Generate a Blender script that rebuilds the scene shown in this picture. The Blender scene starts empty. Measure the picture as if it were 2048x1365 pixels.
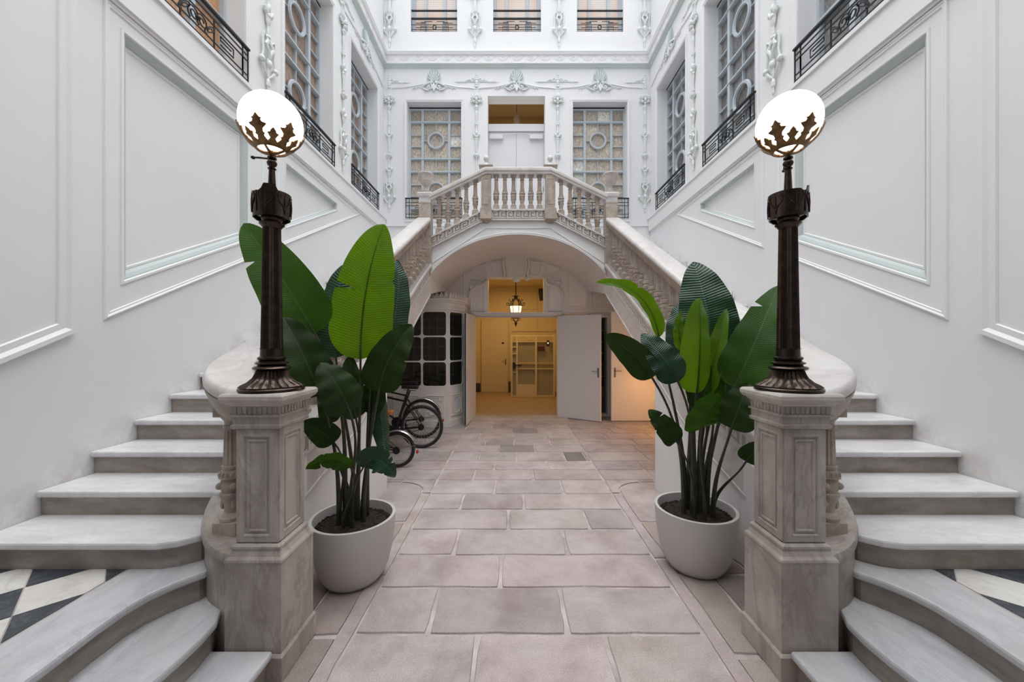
import bpy, bmesh, math, random
from mathutils import Vector, Matrix
sc = bpy.context.scene
col = sc.collection
PI = math.pi
R = random.Random(7)
RJ = random.Random(11)
# ---------------------------------------------------------------- camera, sky, lights, exposure
EYE = 1.66
CAMX = -0.09
FPX = 760.0
cam_data = bpy.data.cameras.new('camera')
cam_data.sensor_width = 36.0
cam_data.lens = FPX / 2048 * 36.0
cam_data.shift_x = -2.0 / 2048
cam_data.shift_y = 1.5 / 2048
cam_data.clip_start = 0.02
cam = bpy.data.objects.new('camera', cam_data)
col.objects.link(cam)
cam.location = (CAMX, 0, EYE)
cam.rotation_euler = (PI / 2, 0, 0)
sc.camera = cam
sc.view_settings.view_transform = 'Standard'
sc.view_settings.look = 'None'
sc.view_settings.gamma = 1.0
sc.view_settings.use_curve_mapping = False
sc.view_settings.exposure = 0.0
world = bpy.data.worlds.new('overcast_sky')
sc.world = world
world.use_nodes = True
bg = world.node_tree.nodes['Background']
# overcast sky, brightest overhead
wt = world.node_tree
_tc = wt.nodes.new('ShaderNodeTexCoord')
_sx = wt.nodes.new('ShaderNodeSeparateXYZ')
_rp = wt.nodes.new('ShaderNodeValToRGB')
wt.links.new(_tc.outputs['Generated'], _sx.inputs[0])
wt.links.new(_sx.outputs[2], _rp.inputs[0])
_e = _rp.color_ramp.elements
_e[0].position, _e[0].color = 0.0, (0.07, 0.073, 0.077, 1)
_e[1].position, _e[1].color = 1.0, (0.965, 0.985, 1.0, 1)
_m = _e.new(0.6)
_m.color = (0.20, 0.206, 0.215, 1)
wt.links.new(_rp.outputs[0], bg.inputs[0])
bg.inputs[1].default_value = 5.6


def P(x, y, d):
    """photo pixel at depth d -> point in the courtyard"""
    return Vector((CAMX + (x - 1026) * d / FPX, d, EYE - (y - 684) * d / FPX))


# ---------------------------------------------------------------- materials
MATS = {}


def nodes_of(name):
    m = bpy.data.materials.new(name)
    m.use_nodes = True
    nt = m.node_tree
    b = nt.nodes['Principled BSDF']
    MATS[name] = m
    return m, nt, b


def N(nt, t, **k):
    n = nt.nodes.new(t)
    for a, v in k.items():
        setattr(n, a, v)
    return n


def ramp(nt, fac, stops):
    r = N(nt, 'ShaderNodeValToRGB')
    e = r.color_ramp.elements
    while len(e) < len(stops):
        e.new(0.5)
    for i, (p, c) in enumerate(stops):
        e[i].position = p
        e[i].color = (*c, 1)
    nt.links.new(fac, r.inputs[0])
    return r.outputs[0]


def noise(nt, scale, detail=4, rough=0.55, dist=0.0, vec=None, coord='Object'):
    t = N(nt, 'ShaderNodeTexCoord')
    n = N(nt, 'ShaderNodeTexNoise')
    n.inputs['Scale'].default_value = scale
    n.inputs['Detail'].default_value = detail
    n.inputs['Roughness'].default_value = rough
    n.inputs['Distortion'].default_value = dist
    nt.links.new(vec if vec is not None else t.outputs[coord], n.inputs['Vector'])
    return n.outputs['Fac']


def world_pos(nt):
    return N(nt, 'ShaderNodeNewGeometry').outputs['Position']


def mix(nt, fac, a, b, mode='MIX'):
    m = N(nt, 'ShaderNodeMix', data_type='RGBA', blend_type=mode)
    if isinstance(fac, float):
        m.inputs[0].default_value = fac
    else:
        nt.links.new(fac, m.inputs[0])
    for s, v in ((m.inputs[6], a), (m.inputs[7], b)):
        if isinstance(v, tuple):
            s.default_value = (*v, 1)
        else:
            nt.links.new(v, s)
    return m.outputs[2]


def bump(nt, b, h, strength=0.2, dist=0.01):
    n = N(nt, 'ShaderNodeBump')
    n.inputs['Strength'].default_value = strength
    n.inputs['Distance'].default_value = dist
    nt.links.new(h, n.inputs['Height'])
    nt.links.new(n.outputs[0], b.inputs['Normal'])


def simple(name, c, rough=0.5, metal=0.0, spec=0.5, var=0.0, vscale=8, bmp=0.0, bscale=60, coat=0.0):
    m, nt, b = nodes_of(name)
    b.inputs['Base Color'].default_value = (*c, 1)
    b.inputs['Roughness'].default_value = rough
    b.inputs['Metallic'].default_value = metal
    b.inputs['Specular IOR Level'].default_value = spec
    b.inputs['Coat Weight'].default_value = coat
    if var:
        f = noise(nt, vscale, vec=world_pos(nt))
        nt.links.new(ramp(nt, f, [(0.3, tuple(x * (1 - var) for x in c)), (0.7, tuple(min(1, x * (1 + var)) for x in c))]), b.inputs['Base Color'])
    if bmp:
        bump(nt, b, noise(nt, bscale, vec=world_pos(nt)), bmp)
    return m


def marble(name, stops, vein, vein_amt, scale=3.0, rough=0.35, dirt=None, dirt_amt=0.5, stretch=(1, 1, 1)):
    m, nt, b = nodes_of(name)
    p = world_pos(nt)
    mp = N(nt, 'ShaderNodeMapping')
    mp.inputs['Scale'].default_value = stretch
    mp.inputs['Rotation'].default_value = (0.2, 0.3, 0.6)
    nt.links.new(p, mp.inputs[0])
    v = mp.outputs[0]
    base = ramp(nt, noise(nt, scale * 1.3, 6, 0.6, 0.4, v), stops)
    w = noise(nt, scale, 7, 0.62, 0.7, v)
    a = N(nt, 'ShaderNodeMath', operation='SUBTRACT')
    nt.links.new(w, a.inputs[0])
    a.inputs[1].default_value = 0.5
    ab = N(nt, 'ShaderNodeMath', operation='ABSOLUTE')
    nt.links.new(a.outputs[0], ab.inputs[0])
    line = ramp(nt, ab.outputs[0], [(0.0, (vein_amt,) * 3), (0.035, (0, 0, 0))])
    c = mix(nt, line, base, vein)
    if dirt:
        d = ramp(nt, noise(nt, 1.7, 8, 0.7, 0.5, p), [(0.42, (0, 0, 0)), (0.72, (dirt_amt,) * 3)])
        c = mix(nt, d, c, dirt)
    nt.links.new(c, b.inputs['Base Color'])
    b.inputs['Roughness'].default_value = rough
    b.inputs['Specular IOR Level'].default_value = 0.4
    bump(nt, b, noise(nt, 35, vec=p), 0.06)
    return m


plaster = simple('white_plaster', (0.84, 0.84, 0.845), 0.6, var=0.02, vscale=1.2, bmp=0.05, bscale=9, spec=0.3)
m, nt, b = nodes_of('plaster_scuffed_along_stairs')
p = world_pos(nt)
sp_ = N(nt, 'ShaderNodeSeparateXYZ')
nt.links.new(p, sp_.inputs[0])
ln_ = N(nt, 'ShaderNodeMath', operation='MULTIPLY_ADD')
nt.links.new(sp_.outputs[1], ln_.inputs[0])
ln_.inputs[1].default_value = -0.52
nt.links.new(sp_.outputs[2], ln_.inputs[2])
mr_ = N(nt, 'ShaderNodeMapRange')
mr_.inputs[1].default_value = -0.27
mr_.inputs[2].default_value = -0.50
nt.links.new(ln_.outputs[0], mr_.inputs[0])
blot = ramp(nt, noise(nt, 5, 8, 0.75, 0.4, p), [(0.45, (0, 0, 0)), (0.62, (1, 1, 1))])
mm = N(nt, 'ShaderNodeMath', operation='MULTIPLY')
nt.links.new(mr_.outputs[0], mm.inputs[0])
nt.links.new(blot, mm.inputs[1])
base = ramp(nt, noise(nt, 1.2, 4, 0.55, 0, p), [(0.3, (0.82, 0.82, 0.825)), (0.7, (0.855, 0.855, 0.86))])
nt.links.new(mix(nt, mm.outputs[0], base, (0.68, 0.645, 0.615)), b.inputs['Base Color'])
b.inputs['Roughness'].default_value = 0.6
bump(nt, b, noise(nt, 9, vec=p), 0.05)
scuffed = m
trim_m = simple('white_moulding_paint', (0.85, 0.85, 0.855), 0.5, spec=0.35)
sage = simple('pale_sage_paint', (0.62, 0.69, 0.672), 0.55, var=0.03)
cove = simple('grey_sage_cove_paint', (0.50, 0.56, 0.55), 0.5)
orn_m = simple('ornament_paint', (0.775, 0.80, 0.793), 0.55, var=0.05, vscale=30)
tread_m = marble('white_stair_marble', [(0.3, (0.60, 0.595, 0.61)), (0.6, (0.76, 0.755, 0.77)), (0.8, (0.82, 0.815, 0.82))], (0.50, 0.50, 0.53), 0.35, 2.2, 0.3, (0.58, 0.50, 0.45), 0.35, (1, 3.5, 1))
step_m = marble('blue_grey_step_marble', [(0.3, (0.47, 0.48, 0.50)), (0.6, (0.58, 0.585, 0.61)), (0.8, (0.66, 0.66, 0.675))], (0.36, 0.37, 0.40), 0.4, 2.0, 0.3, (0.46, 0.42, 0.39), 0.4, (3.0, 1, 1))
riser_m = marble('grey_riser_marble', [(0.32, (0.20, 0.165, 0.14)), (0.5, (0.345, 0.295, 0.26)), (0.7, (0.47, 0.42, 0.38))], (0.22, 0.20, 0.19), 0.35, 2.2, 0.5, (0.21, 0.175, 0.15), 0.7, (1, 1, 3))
ped_m = marble('pedestal_marble', [(0.3, (0.31, 0.265, 0.235)), (0.52, (0.49, 0.435, 0.395)), (0.72, (0.62, 0.565, 0.525))], (0.19, 0.155, 0.135), 0.4, 2.2, 0.42, (0.23, 0.185, 0.155), 0.6, (1.5, 1.5, 0.6))
bal_m = marble('baluster_marble', [(0.3, (0.33, 0.265, 0.215)), (0.55, (0.49, 0.41, 0.345)), (0.75, (0.62, 0.54, 0.47))], (0.30, 0.25, 0.21), 0.4, 6, 0.5, (0.33, 0.27, 0.22), 0.5)
rail_m = marble('handrail_marble', [(0.3, (0.60, 0.57, 0.555)), (0.6, (0.70, 0.675, 0.66)), (0.85, (0.76, 0.74, 0.73))], (0.42, 0.39, 0.38), 0.35, 2.4, 0.28, (0.52, 0.45, 0.41), 0.4)
cap_m = marble('worn_cap_marble', [(0.3, (0.46, 0.40, 0.36)), (0.6, (0.60, 0.545, 0.505)), (0.85, (0.68, 0.64, 0.61))], (0.36, 0.31, 0.28), 0.35, 4, 0.4, (0.40, 0.34, 0.30), 0.5)
key_m = marble('fret_band_marble', [(0.3, (0.34, 0.29, 0.255)), (0.7, (0.45, 0.395, 0.355))], (0.3, 0.25, 0.22), 0.3, 5, 0.55, (0.30, 0.25, 0.22), 0.4)
wt_m = marble('white_tile', [(0.3, (0.60, 0.57, 0.53)), (0.7, (0.72, 0.70, 0.67))], (0.45, 0.42, 0.40), 0.4, 3, 0.35)
bt_m = marble('slate_tile', [(0.3, (0.035, 0.042, 0.052)), (0.7, (0.06, 0.068, 0.08))], (0.20, 0.20, 0.20), 0.3, 7, 0.45)
grout_m = simple('lime_grout', (0.48, 0.415, 0.395), 0.9, var=0.3, vscale=5)

m, nt, b = nodes_of('worn_paving_stone')
p = world_pos(nt)
at = N(nt, 'ShaderNodeAttribute', attribute_name='tone')
base = ramp(nt, noise(nt, 2.3, 8, 0.65, 0.3, p), [(0.3, (0.385, 0.315, 0.30)), (0.5, (0.51, 0.443, 0.428)), (0.72, (0.61, 0.548, 0.533))])
grain = ramp(nt, noise(nt, 150, 3, 0.7, 0, p), [(0.3, (0.66,) * 3), (0.65, (1.1,) * 3)])
c = mix(nt, 1.0, base, grain, 'MULTIPLY')
c = mix(nt, 1.0, c, at.outputs['Color'], 'MULTIPLY')
sep = N(nt, 'ShaderNodeSeparateXYZ')
nt.links.new(p, sep.inputs[0])
stain = ramp(nt, noise(nt, 1.1, 9, 0.72, 0.8, p), [(0.46, (0, 0, 0)), (0.72, (0.6,) * 3)])
c = mix(nt, stain, c, (0.24, 0.20, 0.19))
nt.links.new(c, b.inputs['Base Color'])
b.inputs['Roughness'].default_value = 0.62
b.inputs['Specular IOR Level'].default_value = 0.35
bump(nt, b, noise(nt, 55, 6, 0.7, 0, p), 0.35, 0.01)
stone_m = m

bronze = simple('dark_bronze', (0.054, 0.038, 0.029), 0.24, 0.85, var=0.35, vscale=25, bmp=0.05, bscale=120)
brass = simple('aged_brass', (0.22, 0.13, 0.06), 0.42, 0.85, var=0.3, vscale=40)
iron = simple('black_iron', (0.022, 0.023, 0.028), 0.5, 0.3)
frame_m = simple('blue_grey_frame', (0.52, 0.575, 0.62), 0.45, spec=0.4)
white_m = simple('white_door_paint', (0.76, 0.76, 0.77), 0.42, spec=0.4)
kiosk_m = simple('warm_white_kiosk_paint', (0.80, 0.765, 0.725), 0.5, var=0.02)
dglass = simple('dark_glass', (0.022, 0.024, 0.024), 0.12, spec=0.5)
lat_m = simple('dark_lattice_paint', (0.07, 0.075, 0.07), 0.4)
pot_m = simple('matt_grey_pot', (0.56, 0.535, 0.52), 0.55, var=0.03, vscale=3, bmp=0.05, bscale=200)
soil_m = simple('dark_clay_pebbles', (0.032, 0.022, 0.018), 0.9, spec=0.2, var=0.6, vscale=60)
rubber = simple('black_rubber', (0.018, 0.017, 0.017), 0.65)
steel = simple('brushed_steel', (0.55, 0.56, 0.58), 0.3, 0.9)
handle_m = simple('grey_handle_metal', (0.20, 0.195, 0.19), 0.35, 0.6)
bikeblack = simple('black_bike_paint', (0.015, 0.015, 0.017), 0.3, spec=0.5)
orange_m = simple('orange_plastic', (0.62, 0.22, 0.06), 0.35)
red_m = simple('red_reflector', (0.55, 0.03, 0.02), 0.3)
ochre = simple('cream_vestibule_paint', (0.76, 0.635, 0.38), 0.55, var=0.03, vscale=2)
ochre2 = simple('ochre_room_paint', (0.50, 0.34, 0.16), 0.6)
gate_m = simple('cream_gate_paint', (0.74, 0.63, 0.42), 0.45)
mesh_m = simple('grey_gate_mesh', (0.36, 0.33, 0.24), 0.5, var=0.1, vscale=60)
mat_m = simple('brown_floor_mat', (0.40, 0.29, 0.17), 0.9, var=0.15, vscale=9)
plaque_m = simple('dark_red_plaque', (0.10, 0.025, 0.02), 0.4)


def emit(name, c, s):
    m, nt, b = nodes_of(name)
    b.inputs['Base Color'].default_value = (*c, 1)
    b.inputs['Emission Color'].default_value = (*c, 1)
    b.inputs['Emission Strength'].default_value = s
    b.inputs['Roughness'].default_value = 0.4
    return m


globe_m = emit('lit_opal_glass', (1.0, 0.91, 0.77), 3.2)
lant_m = emit('lit_lantern_glass', (1.0, 0.68, 0.36), 2.4)


def pane_mat(name, c1, c2, c3):
    m, nt, b = nodes_of(name)
    p = world_pos(nt)
    at = N(nt, 'ShaderNodeAttribute', attribute_name='tone')
    mp = N(nt, 'ShaderNodeMapping')
    mp.inputs['Scale'].default_value = (1.6, 1.6, .8)
    nt.links.new(p, mp.inputs[0])
    f = noise(nt, 24, 6, 0.75, 1.0, mp.outputs[0])
    c = ramp(nt, f, [(0.38, c1), (0.5, c2), (0.62, c3)])
    c = mix(nt, 1.0, c, at.outputs['Color'], 'MULTIPLY')
    nt.links.new(c, b.inputs['Base Color'])
    b.inputs['Roughness'].default_value = 0.35
    b.inputs['Specular IOR Level'].default_value = 0.5
    return m


pane_back = pane_mat('curtained_glass_beige', (0.35, 0.27, 0.20), (0.55, 0.47, 0.385), (0.75, 0.70, 0.63))
pane_left = pane_mat('curtained_glass_rose', (0.24, 0.155, 0.115), (0.36, 0.255, 0.20), (0.44, 0.335, 0.28))
pane_right = pane_mat('curtained_glass_grey', (0.13, 0.12, 0.12), (0.235, 0.225, 0.225), (0.33, 0.32, 0.32))
pane_amber = pane_mat('amber_lit_glass', (0.50, 0.24, 0.10), (0.60, 0.32, 0.16), (0.66, 0.42, 0.26))  # mottled amber pane colour

# blinds seen through the upper windows: thin lattice lines over a peach ground
m, nt, b = nodes_of('peach_lattice_blind')
p = world_pos(nt)
w1 = N(nt, 'ShaderNodeTexWave', wave_type='BANDS', bands_direction='X')
w1.inputs['Scale'].default_value = 12
w2 = N(nt, 'ShaderNodeTexWave', wave_type='BANDS', bands_direction='Z')
w2.inputs['Scale'].default_value = 7
for w in (w1, w2):
    nt.links.new(p, w.inputs['Vector'])
l1 = ramp(nt, w1.outputs['Fac'], [(0.82, (0, 0, 0)), (0.93, (0.8,) * 3)])
l2 = ramp(nt, w2.outputs['Fac'], [(0.86, (0, 0, 0)), (0.95, (0.7,) * 3)])
g = ramp(nt, noise(nt, 1.4, 2, 0.5, 0, p), [(0.35, (0.85, 0.61, 0.46)), (0.55, (0.88, 0.77, 0.70)), (0.7, (0.80, 0.79, 0.78))])
c = mix(nt, l1, g, (0.52, 0.40, 0.35))
c = mix(nt, l2, c, (0.52, 0.40, 0.35))
nt.links.new(c, b.inputs['Base Color'])
b.inputs['Roughness'].default_value = 0.4
blind_m = m


def leaf_mat(name, c1, c2, transl, rough=0.3, spec=0.3, freq=58, bmp=0.2):
    m, nt, b = nodes_of(name)
    uv = N(nt, 'ShaderNodeUVMap', uv_map='leaf')
    sp = N(nt, 'ShaderNodeSeparateXYZ')
    nt.links.new(uv.outputs[0], sp.inputs[0])
    ab = N(nt, 'ShaderNodeMath', operation='ABSOLUTE')
    nt.links.new(sp.outputs[0], ab.inputs[0])
    k = N(nt, 'ShaderNodeMath', operation='MULTIPLY_ADD')
    nt.links.new(ab.outputs[0], k.inputs[0])
    k.inputs[1].default_value = -0.05
    nt.links.new(sp.outputs[1], k.inputs[2])
    wob = N(nt, 'ShaderNodeMath', operation='MULTIPLY_ADD')
    nt.links.new(noise(nt, 7, 3, 0.6, 0, world_pos(nt)), wob.inputs[0])
    wob.inputs[1].default_value = 0.016
    nt.links.new(k.outputs[0], wob.inputs[2])
    k = wob
    s = N(nt, 'ShaderNodeMath', operation='MULTIPLY')
    nt.links.new(k.outputs[0], s.inputs[0])
    s.inputs[1].default_value = 2 * PI * freq
    sn = N(nt, 'ShaderNodeMath', operation='SINE')
    nt.links.new(s.outputs[0], sn.inputs[0])
    mr = N(nt, 'ShaderNodeMapRange')
    mr.inputs[1].default_value = -1
    nt.links.new(sn.outputs[0], mr.inputs[0])
    c = ramp(nt, mr.outputs[0], [(0.0, tuple(x * 0.91 for x in c1)), (0.6, c1), (1.0, c2)])
    rib = ramp(nt, ab.outputs[0], [(0.0, (1, 1, 1)), (0.045, (0, 0, 0))])
    c = mix(nt, rib, c, tuple(x * 0.4 for x in c1) if transl > .5 else tuple(min(1, x * 1.25 + 0.02) for x in c2))  # the backlit tone gets its midrib painted dark
    v = ramp(nt, noise(nt, 5, 4, 0.6, 0, world_pos(nt)), [(0.3, (0.8,) * 3), (0.7, (1.1,) * 3)])
    c = mix(nt, 1.0, c, v, 'MULTIPLY')
    nt.links.new(c, b.inputs['Base Color'])
    b.inputs['Roughness'].default_value = rough
    b.inputs['Specular IOR Level'].default_value = spec
    bump(nt, b, mr.outputs[0], bmp, 0.004)
    tr = N(nt, 'ShaderNodeBsdfTranslucent')
    tc = mix(nt, 1.0, c, (1.9, 1.75, 0.5), 'MULTIPLY')
    nt.links.new(tc, tr.inputs[0])
    ms = N(nt, 'ShaderNodeMixShader')
    ms.inputs[0].default_value = transl
    nt.links.new(b.outputs[0], ms.inputs[1])
    nt.links.new(tr.outputs[0], ms.inputs[2])
    nt.links.new(ms.outputs[0], nt.nodes['Material Output'].inputs[0])
    return m


leaf_bright = leaf_mat('fresh_green_leaf', (0.085, 0.19, 0.010), (0.12, 0.25, 0.014), 0.62)  # brighter green stands in for light coming through backlit leaves
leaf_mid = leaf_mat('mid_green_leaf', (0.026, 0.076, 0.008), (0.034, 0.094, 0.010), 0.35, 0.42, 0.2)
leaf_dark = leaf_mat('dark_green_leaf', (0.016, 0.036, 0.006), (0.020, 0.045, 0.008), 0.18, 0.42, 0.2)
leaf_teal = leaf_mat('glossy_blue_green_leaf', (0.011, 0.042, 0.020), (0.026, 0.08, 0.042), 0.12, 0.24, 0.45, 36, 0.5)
stem_m = simple('green_purple_stalk', (0.034, 0.036, 0.018), 0.4, var=0.5, vscale=14)


# ---------------------------------------------------------------- mesh builder
class MB:
    def __init__(s, xf=None):
        s.v, s.f, s.mi, s.tone, s.uv = [], [], [], [], {}
        s.xf = xf
        s.m = 0
        s.t = 1.0
        s.j = .0004

    def add(s, vs, fs):
        o = len(s.v)
        for p in vs:
            p = Vector(p)
            s.v.append(s.xf(p) if s.xf else p)
        for f in fs:
            s.f.append([i + o for i in f])
            s.mi.append(s.m)
            s.tone.append(s.t)
        return o

    def box(s, x0, x1, y0, y1, z0, z1):
        if s.j:
            x0, y0, z0 = (a + RJ.uniform(0, s.j) for a in (x0, y0, z0))
            x1, y1, z1 = (a - RJ.uniform(0, s.j) for a in (x1, y1, z1))
        s.add([(x, y, z) for z in (z0, z1) for y in (y0, y1) for x in (x0, x1)],
              [(0, 2, 3, 1), (4, 5, 7, 6), (0, 1, 5, 4), (2, 6, 7, 3), (0, 4, 6, 2), (1, 3, 7, 5)])

    def prism(s, poly, off):
        n = len(poly)
        off = Vector(off)
        a = [Vector(p) for p in poly]
        s.add(a + [p + off for p in a], [list(range(n))[::-1], list(range(n, 2 * n))] +
              [(i, (i + 1) % n, n + (i + 1) % n, n + i) for i in range(n)])

    def tube(s, pts, r, n=8, closed=False, cap=True, flat=None):
        pts = [Vector(p) for p in pts]
        k = len(pts)
        rs = r if isinstance(r, (list, tuple)) else [r] * k
        vs, prev = [], None
        for i, p in enumerate(pts):
            if closed:
                t = pts[(i + 1) % k] - pts[i - 1]
            else:
                t = pts[min(i + 1, k - 1)] - pts[max(i - 1, 0)]
            t.normalize()
            if prev is None:
                a = Vector((0, 0, 1)) if abs(t.z) < 0.9 else Vector((1, 0, 0))
                u = t.cross(a).normalized()
            else:
                u = (prev - t * prev.dot(t)).normalized()
            prev = u
            w = t.cross(u)
            for j in range(n):
                an = 2 * PI * (j + 0.5 * (n == 4)) / n
                vs.append(p + u * (math.cos(an) * rs[i]) + w * (math.sin(an) * rs[i] * (flat or 1)))
        fs = []
        for i in range(k if closed else k - 1):
            a, c = i * n, ((i + 1) % k) * n
            for j in range(n):
                fs.append((a + j, a + (j + 1) % n, c + (j + 1) % n, c + j))
        if cap and not closed:
            fs.append(list(range(n))[::-1])
            fs.append(list(range((k - 1) * n, k * n)))
        s.add(vs, fs)

    def lathe(s, prof, c=(0, 0, 0), n=20, flute=None, squash=1.0, a0=0, a1=2 * PI):
        c = Vector(c)
        full = abs(a1 - a0 - 2 * PI) < 1e-6
        cols = n if full else n + 1
        vs = []
        for r, z in prof:
            for j in range(cols):
                an = a0 + (a1 - a0) * j / n
                rr = r
                if flute and flute[0] <= z <= flute[1]:
                    rr = r * (1 - flute[2] * (j % 2))
                vs.append(c + Vector((rr * math.cos(an), rr * math.sin(an) * squash, z)))
        fs = []
        for i in range(len(prof) - 1):
            for j in range(n):
                k = (j + 1) % cols
                fs.append((i * cols + j, i * cols + k, (i + 1) * cols + k, (i + 1) * cols + j))
        if full:
            fs.append(list(range(n))[::-1])
            fs.append(list(range((len(prof) - 1) * n, len(prof) * n)))
        s.add(vs, fs)

    def ball(s, c, r, nu=12, nv=8, rot=None):
        c = Vector(c)
        rx, ry, rz = (r, r, r) if not isinstance(r, (list, tuple)) else r
        vs = [Vector((0, 0, -rz))]
        for i in range(1, nv):
            a = -PI / 2 + PI * i / nv
            for j in range(nu):
                vs.append(Vector((rx * math.cos(a) * math.cos(2 * PI * j / nu), ry * math.cos(a) * math.sin(2 * PI * j / nu), rz * math.sin(a))))
        vs.append(Vector((0, 0, rz)))
        if rot:
            vs = [rot @ p for p in vs]
        vs = [p + c for p in vs]
        fs = [(0, 1 + (j + 1) % nu, 1 + j) for j in range(nu)]
        for i in range(nv - 2):
            for j in range(nu):
                a, b2 = 1 + i * nu, 1 + (i + 1) * nu
                fs.append((a + j, a + (j + 1) % nu, b2 + (j + 1) % nu, b2 + j))
        l = len(vs) - 1
        fs += [(1 + (nv - 2) * nu + j, 1 + (nv - 2) * nu + (j + 1) % nu, l) for j in range(nu)]
        s.add(vs, fs)

    def sweep(s, path, prof, closed_prof=True, cap=True, normals=None):
        """path: 3d points; prof: (side, up); side is horizontal, to the right of travel"""
        path = [Vector(p) for p in path]
        k, n = len(path), len(prof)
        vs = []
        for i, p in enumerate(path):
            d0 = (path[i] - path[i - 1]) if i > 0 else None
            d1 = (path[i + 1] - path[i]) if i < k - 1 else None
            ds = [Vector((d.x, d.y, 0)).normalized() for d in (d0, d1) if d is not None]
            t = sum(ds, Vector()).normalized()
            side = Vector((t.y, -t.x, 0))
            sc_ = 1.0 / max(0.5, t.dot(ds[0]))
            for a, b2 in prof:
                vs.append(p + side * (a * sc_) + Vector((0, 0, b2)))
        fs = []
        for i in range(k - 1):
            for j in range(n if closed_prof else n - 1):
                q = (j + 1) % n
                fs.append((i * n + j, i * n + q, (i + 1) * n + q, (i + 1) * n + j))
        if cap and closed_prof:
            fs.append(list(range(n)))
            fs.append(list(range((k - 1) * n, k * n))[::-1])
        s.add(vs, fs)

    def frame(s, poly, prof, closed=True):
        """moulding round a polygon in the local (u, v) plane; prof: (inset, height along w)"""
        n = len(poly)
        area = sum(poly[i][0] * poly[(i + 1) % n][1] - poly[(i + 1) % n][0] * poly[i][1] for i in range(n))
        sg = 1 if area > 0 else -1
        rings = []
        for ins, h in prof:
            ring = []
            for i in range(n):
                p0, p1, p2 = Vector(poly[i - 1]), Vector(poly[i]), Vector(poly[(i + 1) % n])
                d0, d1 = (p1 - p0).normalized(), (p2 - p1).normalized()
                n0, n1 = Vector((-d0.y, d0.x)) * sg, Vector((-d1.y, d1.x)) * sg
                b2 = (n0 + n1).normalized()
                q = p1 + b2 * (ins / max(0.12, b2.dot(n0)))
                ring.append((q.x, q.y, h))
            rings.append(ring)
        vs = [v for r in rings for v in r]
        fs = []
        for a in range(len(rings) - 1):
            for i in range(n):
                j = (i + 1) % n
                fs.append((a * n + i, a * n + j, (a + 1) * n + j, (a + 1) * n + i))
        s.add(vs, fs)

    def build(s, name, mats, parent=None, smooth=0, bevel=0, tone=False):
        if not isinstance(mats, (list, tuple)):
            mats = [mats]
        me = bpy.data.meshes.new(name)
        off = parent_loc(parent) if parent else Vector()
        me.from_pydata([tuple(p - off) for p in s.v], [], s.f)
        for mt in mats:
            me.materials.append(mt)
        me.polygons.foreach_set('material_index', s.mi)
        if tone:
            at = me.color_attributes.new('tone', 'FLOAT_COLOR', 'CORNER')
            for pl in me.polygons:
                t = s.tone[pl.index]
                t = t if isinstance(t, tuple) else (t, t, t)
                for li in pl.loop_indices:
                    at.data[li].color = (*t, 1)
        if s.uv:
            ul = me.uv_layers.new(name='leaf')
            for lp in me.loops:
                ul.data[lp.index].uv = s.uv.get(lp.vertex_index, (0, 0))
        bm = bmesh.new()
        bm.from_mesh(me)
        bmesh.ops.recalc_face_normals(bm, faces=bm.faces)
        bm.to_mesh(me)
        bm.free()
        if smooth:
            me.polygons.foreach_set('use_smooth', [True] * len(me.polygons))
            me.set_sharp_from_angle(angle=math.radians(smooth))
        o = bpy.data.objects.new(name, me)
        col.objects.link(o)
        if parent:
            o.parent = parent
        if bevel:
            md = o.modifiers.new('bevel', 'BEVEL')
            md.width = bevel
            md.segments = 2
            md.limit_method = 'ANGLE'
            md.angle_limit = math.radians(40)
        return o


def parent_loc(o):
    v = Vector()
    while o:
        v += o.location
        o = o.parent
    return v


def tag(o, label, cat, group=None):
    o['label'] = label
    o['category'] = cat
    if group:
        o['group'] = group
    return o


def thing(name, label, cat, loc=(0, 0, 0), group=None):
    o = bpy.data.objects.new(name, None)
    o.empty_display_size = 0.05
    col.objects.link(o)
    o.location = loc
    return tag(o, label, cat, group)


def struct(o, label=None, cat=None):
    o['kind'] = 'structure'
    if label:
        o['label'] = label
        o['category'] = cat
    return o


def clone(o, parent, loc):
    c = o.copy()
    col.objects.link(c)
    c.parent = parent
    c.location = Vector(loc) - (parent_loc(parent) if parent else Vector())
    return c


SIDE = {-1: 'left', 1: 'right'}
# ================================================================ the setting
WX, BY = 2.95, 8.43


def xs(s):
    return lambda p: Vector((s * (WX - p.z), p.x, p.y))


def xb(p):
    return Vector((p.x, BY - p.z, p.y))


def mirror(s):
    return lambda p: Vector((s * p.x, p.y, p.z))


# ---- floor: stone slabs over lime mortar
fl = MB()
fl.box(-3.3, 3.3, -5.0, 8.75, -0.12, -0.009)
rows = [-5.0, -4.4, -3.8, -3.2, -2.6, -2.1, -1.6, -1.2, -0.75, -0.3, 0.1, 0.5, 0.92, 1.33, 1.745, 2.157, 2.569, 2.96, 3.364, 3.766, 4.15, 4.57, 4.93, 5.30, 5.73, 6.12, 6.5, 6.9, 7.29, 7.62, 7.95]
joints = {1.745: [-.29, .426], 2.157: [-.58, .222], 2.569: [-.178], 2.96: [-.558, .342], 3.364: [-.133, .596], 3.766: [-.62, .022],
          4.15: [-.296, .469], 4.57: [-.577, .16], 4.93: [-.338, .37], 5.30: [-.573, -.04, .655, .95], 5.73: [-.307, .247], 6.12: [-.545, -.07, .53]}
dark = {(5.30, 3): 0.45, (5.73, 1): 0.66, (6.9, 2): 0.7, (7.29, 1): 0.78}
fl.m = 1


def brown(t):
    return (t, t * .93, t * .88)


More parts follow.
